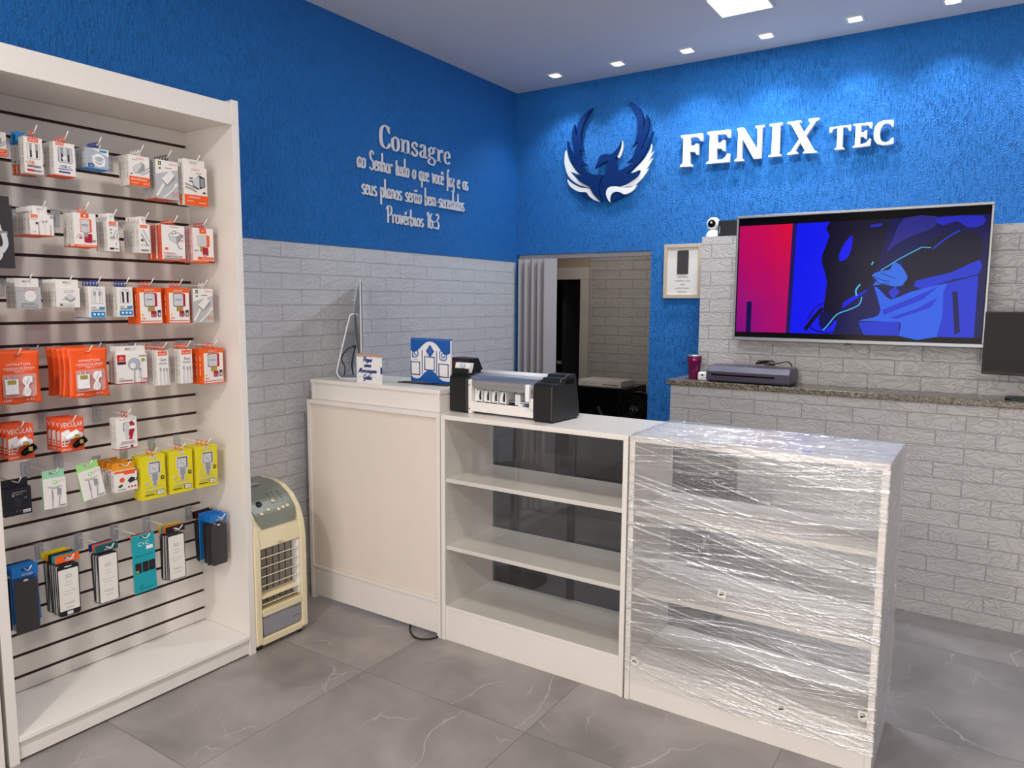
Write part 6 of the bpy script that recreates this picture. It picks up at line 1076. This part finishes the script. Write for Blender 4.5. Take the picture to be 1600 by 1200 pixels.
# ------------------------------------------------------------------ television
YT = 4.10; x0, x1, z0, z1 = -1.222, -.042, 1.302, 1.975
tv = thing('television', 'large wall television showing a red and blue film scene', 'television', ((x0 + x1) / 2, YT, (z0 + z1) / 2)); TC = Vector(((x0 + x1) / 2, YT, (z0 + z1) / 2)); hw, hh = (x1 - x0) / 2, (z1 - z0) / 2
part(MB().box(-hw + .004, hw - .004, .006, .040, -hh + .004, hh - .004, 'black').box(-.35, .35, .0402, .065, -.2, .2, 'black').box(-.1, .1, .0652, .099, -.12, .12, 'charcoal'), 'back_housing', tv, .004)
b = MB().box(-hw, hw, -.012, .012, hh - .014, hh, 'aludark').box(-hw, hw, -.012, .012, -hh, -hh + .018, 'aludark').box(-hw, -hw + .011, -.012, .012, -hh + .0181, hh - .0141, 'aludark').box(hw - .011, hw, -.012, .012, -hh + .0181, hh - .0141, 'aludark'); part(b, 'bezel', tv, .002)
scn = part(MB().box(-hw + .0112, hw - .0112, -.004, .0055, -hh + .0182, hh - .0142, 'blackgloss'), 'screen', tv)
# picture: traced fractions of the screen (a across, b down, both 0..1 of the bezel outline)
import json
def sp(px, py):  # crop pixels of the television picture measured on a level picture 1600 x 900
    return (-hw + .016 + (px / 1600) * (2 * hw - .032), hh - .054 - (py / 900) * (2 * hh - .100))
def sprism(mb, P, n, m): mb.prism([sp(*p) for p in P], FB, .0041, .0041 + n * .00025, m)
b = MB(); sprism(b, [(0, 0), (385, 0), (370, 900), (0, 900)], 1, 'scr_red'); sprism(b, [(75, 640), (112, 640), (112, 900), (75, 900)], 2, 's_deep')
sprism(b, [(385, 0), (415, 0), (398, 900), (370, 900)], 1, 's_band'); sprism(b, [(415, 0), (1600, 0), (1600, 900), (398, 900)], 1, 's_blue')
sprism(b, smooth([(640, 0), (615, 60), (640, 110), (600, 260), (600, 330), (640, 480), (625, 700), (660, 760), (720, 790), (760, 640), (880, 560), (960, 470), (1000, 330), (1060, 120), (1100, 0)], 2) , 2, 's_dark')
sprism(b, [(1030, 0), (1600, 0), (1600, 900), (1340, 900), (700, 900), (740, 700), (900, 560), (960, 380), (990, 200)], 3, 's_deep')
sprism(b, smooth([(790, 110), (725, 210), (712, 310), (760, 300), (790, 220)], 2, True), 4, 's_blue')
sprism(b, [(900, 40), (980, 30), (975, 50), (905, 62)], 4, 's_mid')
sprism(b, smooth([(1110, 0), (1300, 0), (1290, 80), (1180, 130), (1080, 190), (1015, 250), (1050, 150)], 2, True), 4, 's_violet')
sprism(b, smooth([(1300, 10), (1560, 10), (1560, 80), (1480, 90), (1420, 40), (1340, 70)], 2, True), 5, 's_mid')
sprism(b, smooth([(1120, 320), (1240, 210), (1380, 120), (1480, 120), (1560, 160), (1560, 330), (1380, 430), (1180, 470), (1130, 400)], 2, True), 5, 's_dark')
sprism(b, smooth([(1195, 480), (1400, 420), (1560, 330), (1560, 430), (1420, 470), (1240, 540)], 2, True), 6, 's_fold')
sprism(b, smooth([(950, 520), (1000, 560), (1060, 620), (1180, 560), (1380, 500), (1370, 560), (1350, 900), (1120, 900), (1130, 800), (860, 790), (960, 760), (1000, 700)], 2, True), 6, 's_shirt')
sprism(b, [(1375, 500), (1560, 440), (1560, 900), (1350, 900)], 5, 's_fold')
for P in ([(1010, 700), (1200, 600), (1340, 520), (1250, 620), (1020, 740)], [(1060, 760), (1220, 690), (1340, 600), (1300, 680), (1100, 770)], [(1040, 560), (1080, 520), (1110, 560), (1070, 620)], [(1420, 560), (1450, 560), (1480, 860), (1450, 880)], [(860, 800), (1120, 790), (1120, 900), (900, 900)]): sprism(b, P, 7, 's_fold' if P[0][0] < 1400 else 's_deep')
sprism(b, smooth([(930, 430), (980, 400), (1040, 390), (1060, 340), (1100, 350), (1150, 440), (1140, 500), (1080, 520), (1000, 500), (940, 510), (965, 470)], 2, True), 8, 's_hand')
for P in ([(945, 440), (1000, 470), (1050, 480)], [(940, 475), (990, 495), (1040, 500)], [(985, 415), (1040, 440), (1080, 460)]): ribbon(b, [sp(*p) for p in smooth(P, 4)], .003, FB, .0041, .0064, 's_deep')
sprism(b, smooth([(1130, 500), (1170, 440), (1200, 460), (1190, 520), (1140, 540)], 2, True), 9, 's_dark')
ribbon(b, [sp(*p) for p in [(985, 395), (1100, 305), (1225, 225), (1280, 230)]], .004, FB, .0041, .0068, 's_cyan'); ribbon(b, [sp(*p) for p in smooth([(1290, 240), (1370, 160), (1440, 110)], 4)], .007, FB, .0041, .0068, 's_fold')
ribbon(b, [sp(*p) for p in smooth([(860, 500), (835, 545), (840, 590)], 5)], .007, FB, .0041, .0068, 's_cyan'); ribbon(b, [sp(*p) for p in smooth([(875, 600), (860, 660), (800, 700), (720, 740), (660, 830), (630, 870)], 6)], .005, FB, .0041, .0068, 's_cyan')
ribbon(b, [sp(*p) for p in smooth([(505, 870), (560, 780), (620, 690)], 4)], .020, FB, .0041, .0058, 's_dark'); ribbon(b, [sp(*p) for p in smooth([(520, 790), (560, 700), (630, 650), (640, 680)], 5)], .005, FB, .0041, .0058, 's_dark')
sprism(b, smooth([(610, 720), (680, 740), (700, 800), (640, 870), (600, 820)], 2, True), 3, 's_deep'); ribbon(b, [sp(*p) for p in smooth([(540, 850), (600, 880), (680, 890), (740, 850)], 5)], .006, FB, .0041, .0061, 's_dark')
ribbon(b, [sp(*p) for p in smooth([(925, 350), (935, 325)], 4)], .006, FB, .0041, .0066, 's_cyan')
part(b, 'screen_picture', scn)
b = MB(); text(b, 'LG', 0, -hh + .005, .008, FB, .0122, 'ink'); part(b, 'maker_print', tv); part(MB().box(-.015, .022, -.010, .0, -hh - .006, -hh - .0002, 'black'), 'sensor', tv, .002)

# ------------------------------------------------------------------ camera, soundbar box, partial monitor
t = thing('security_camera', 'round white home security camera on top of the white brick wall, left of the television', 'camera', (-1.418, 4.29, ZBRICK_R))
part(MB().lathe([(0, 0), (.040, 0), (.043, .006), (.040, .022), (.030, .036), (.026, .044), (0, .046)], 'plugwhite'), 'base', t)
hd = part(MB().lathe([(.001, -.040), (.018, -.036), (.032, -.024), (.0385, -.006), (.0385, .008), (.032, .024), (.018, .036), (.001, .040)], 'plugwhite', (0, 0, .080), 'Z', 28), 'head', t)
part(MB().lathe([(.0005, -.0415), (.018, -.038), (.023, -.0325), (.020, -.028), (.0005, -.030)], 'blackgloss', (0, 0, .080), 'Y', 24), 'lens_window', hd); part(MB().lathe([(0, -.0435), (.007, -.043), (.0075, -.036), (0, -.036)], 'print_grey', (0, 0, .084), 'Y', 16), 'lens', hd)
t = thing('black_speaker_box', 'flat black box on the brick wall top, half hidden behind the television', 'speaker', (-1.22, 4.29, ZBRICK_R)); part(MB().box(-.155, .16, -.045, .06, 0, .093, 'black'), 'body', t, .003); part(MB().box(-.148, -.144, -.0456, -.0451, .02, .06, 'print_grey'), 'side_print', t)
t = thing('computer_monitor', 'black computer monitor cut off by the right edge of the photo, on the granite ledge', 'monitor', (.205, 4.085, ZG), math.radians(-3))
part(MB().box(-.250, .250, -.030, .0, .112, .402, 'black'), 'screen_shell', t, .004); part(MB().box(-.244, .244, -.0308, -.0302, .124, .396, 'blackgloss'), 'display_glass', t); part(MB().box(-.035, .035, .001, .02, .01, .25, 'black'), 'stand', t, .003); part(MB().prism(rrect(-.15, -.075, .15, .075, .03), FZ, 0, .010, 'black'), 'foot', t, .002)
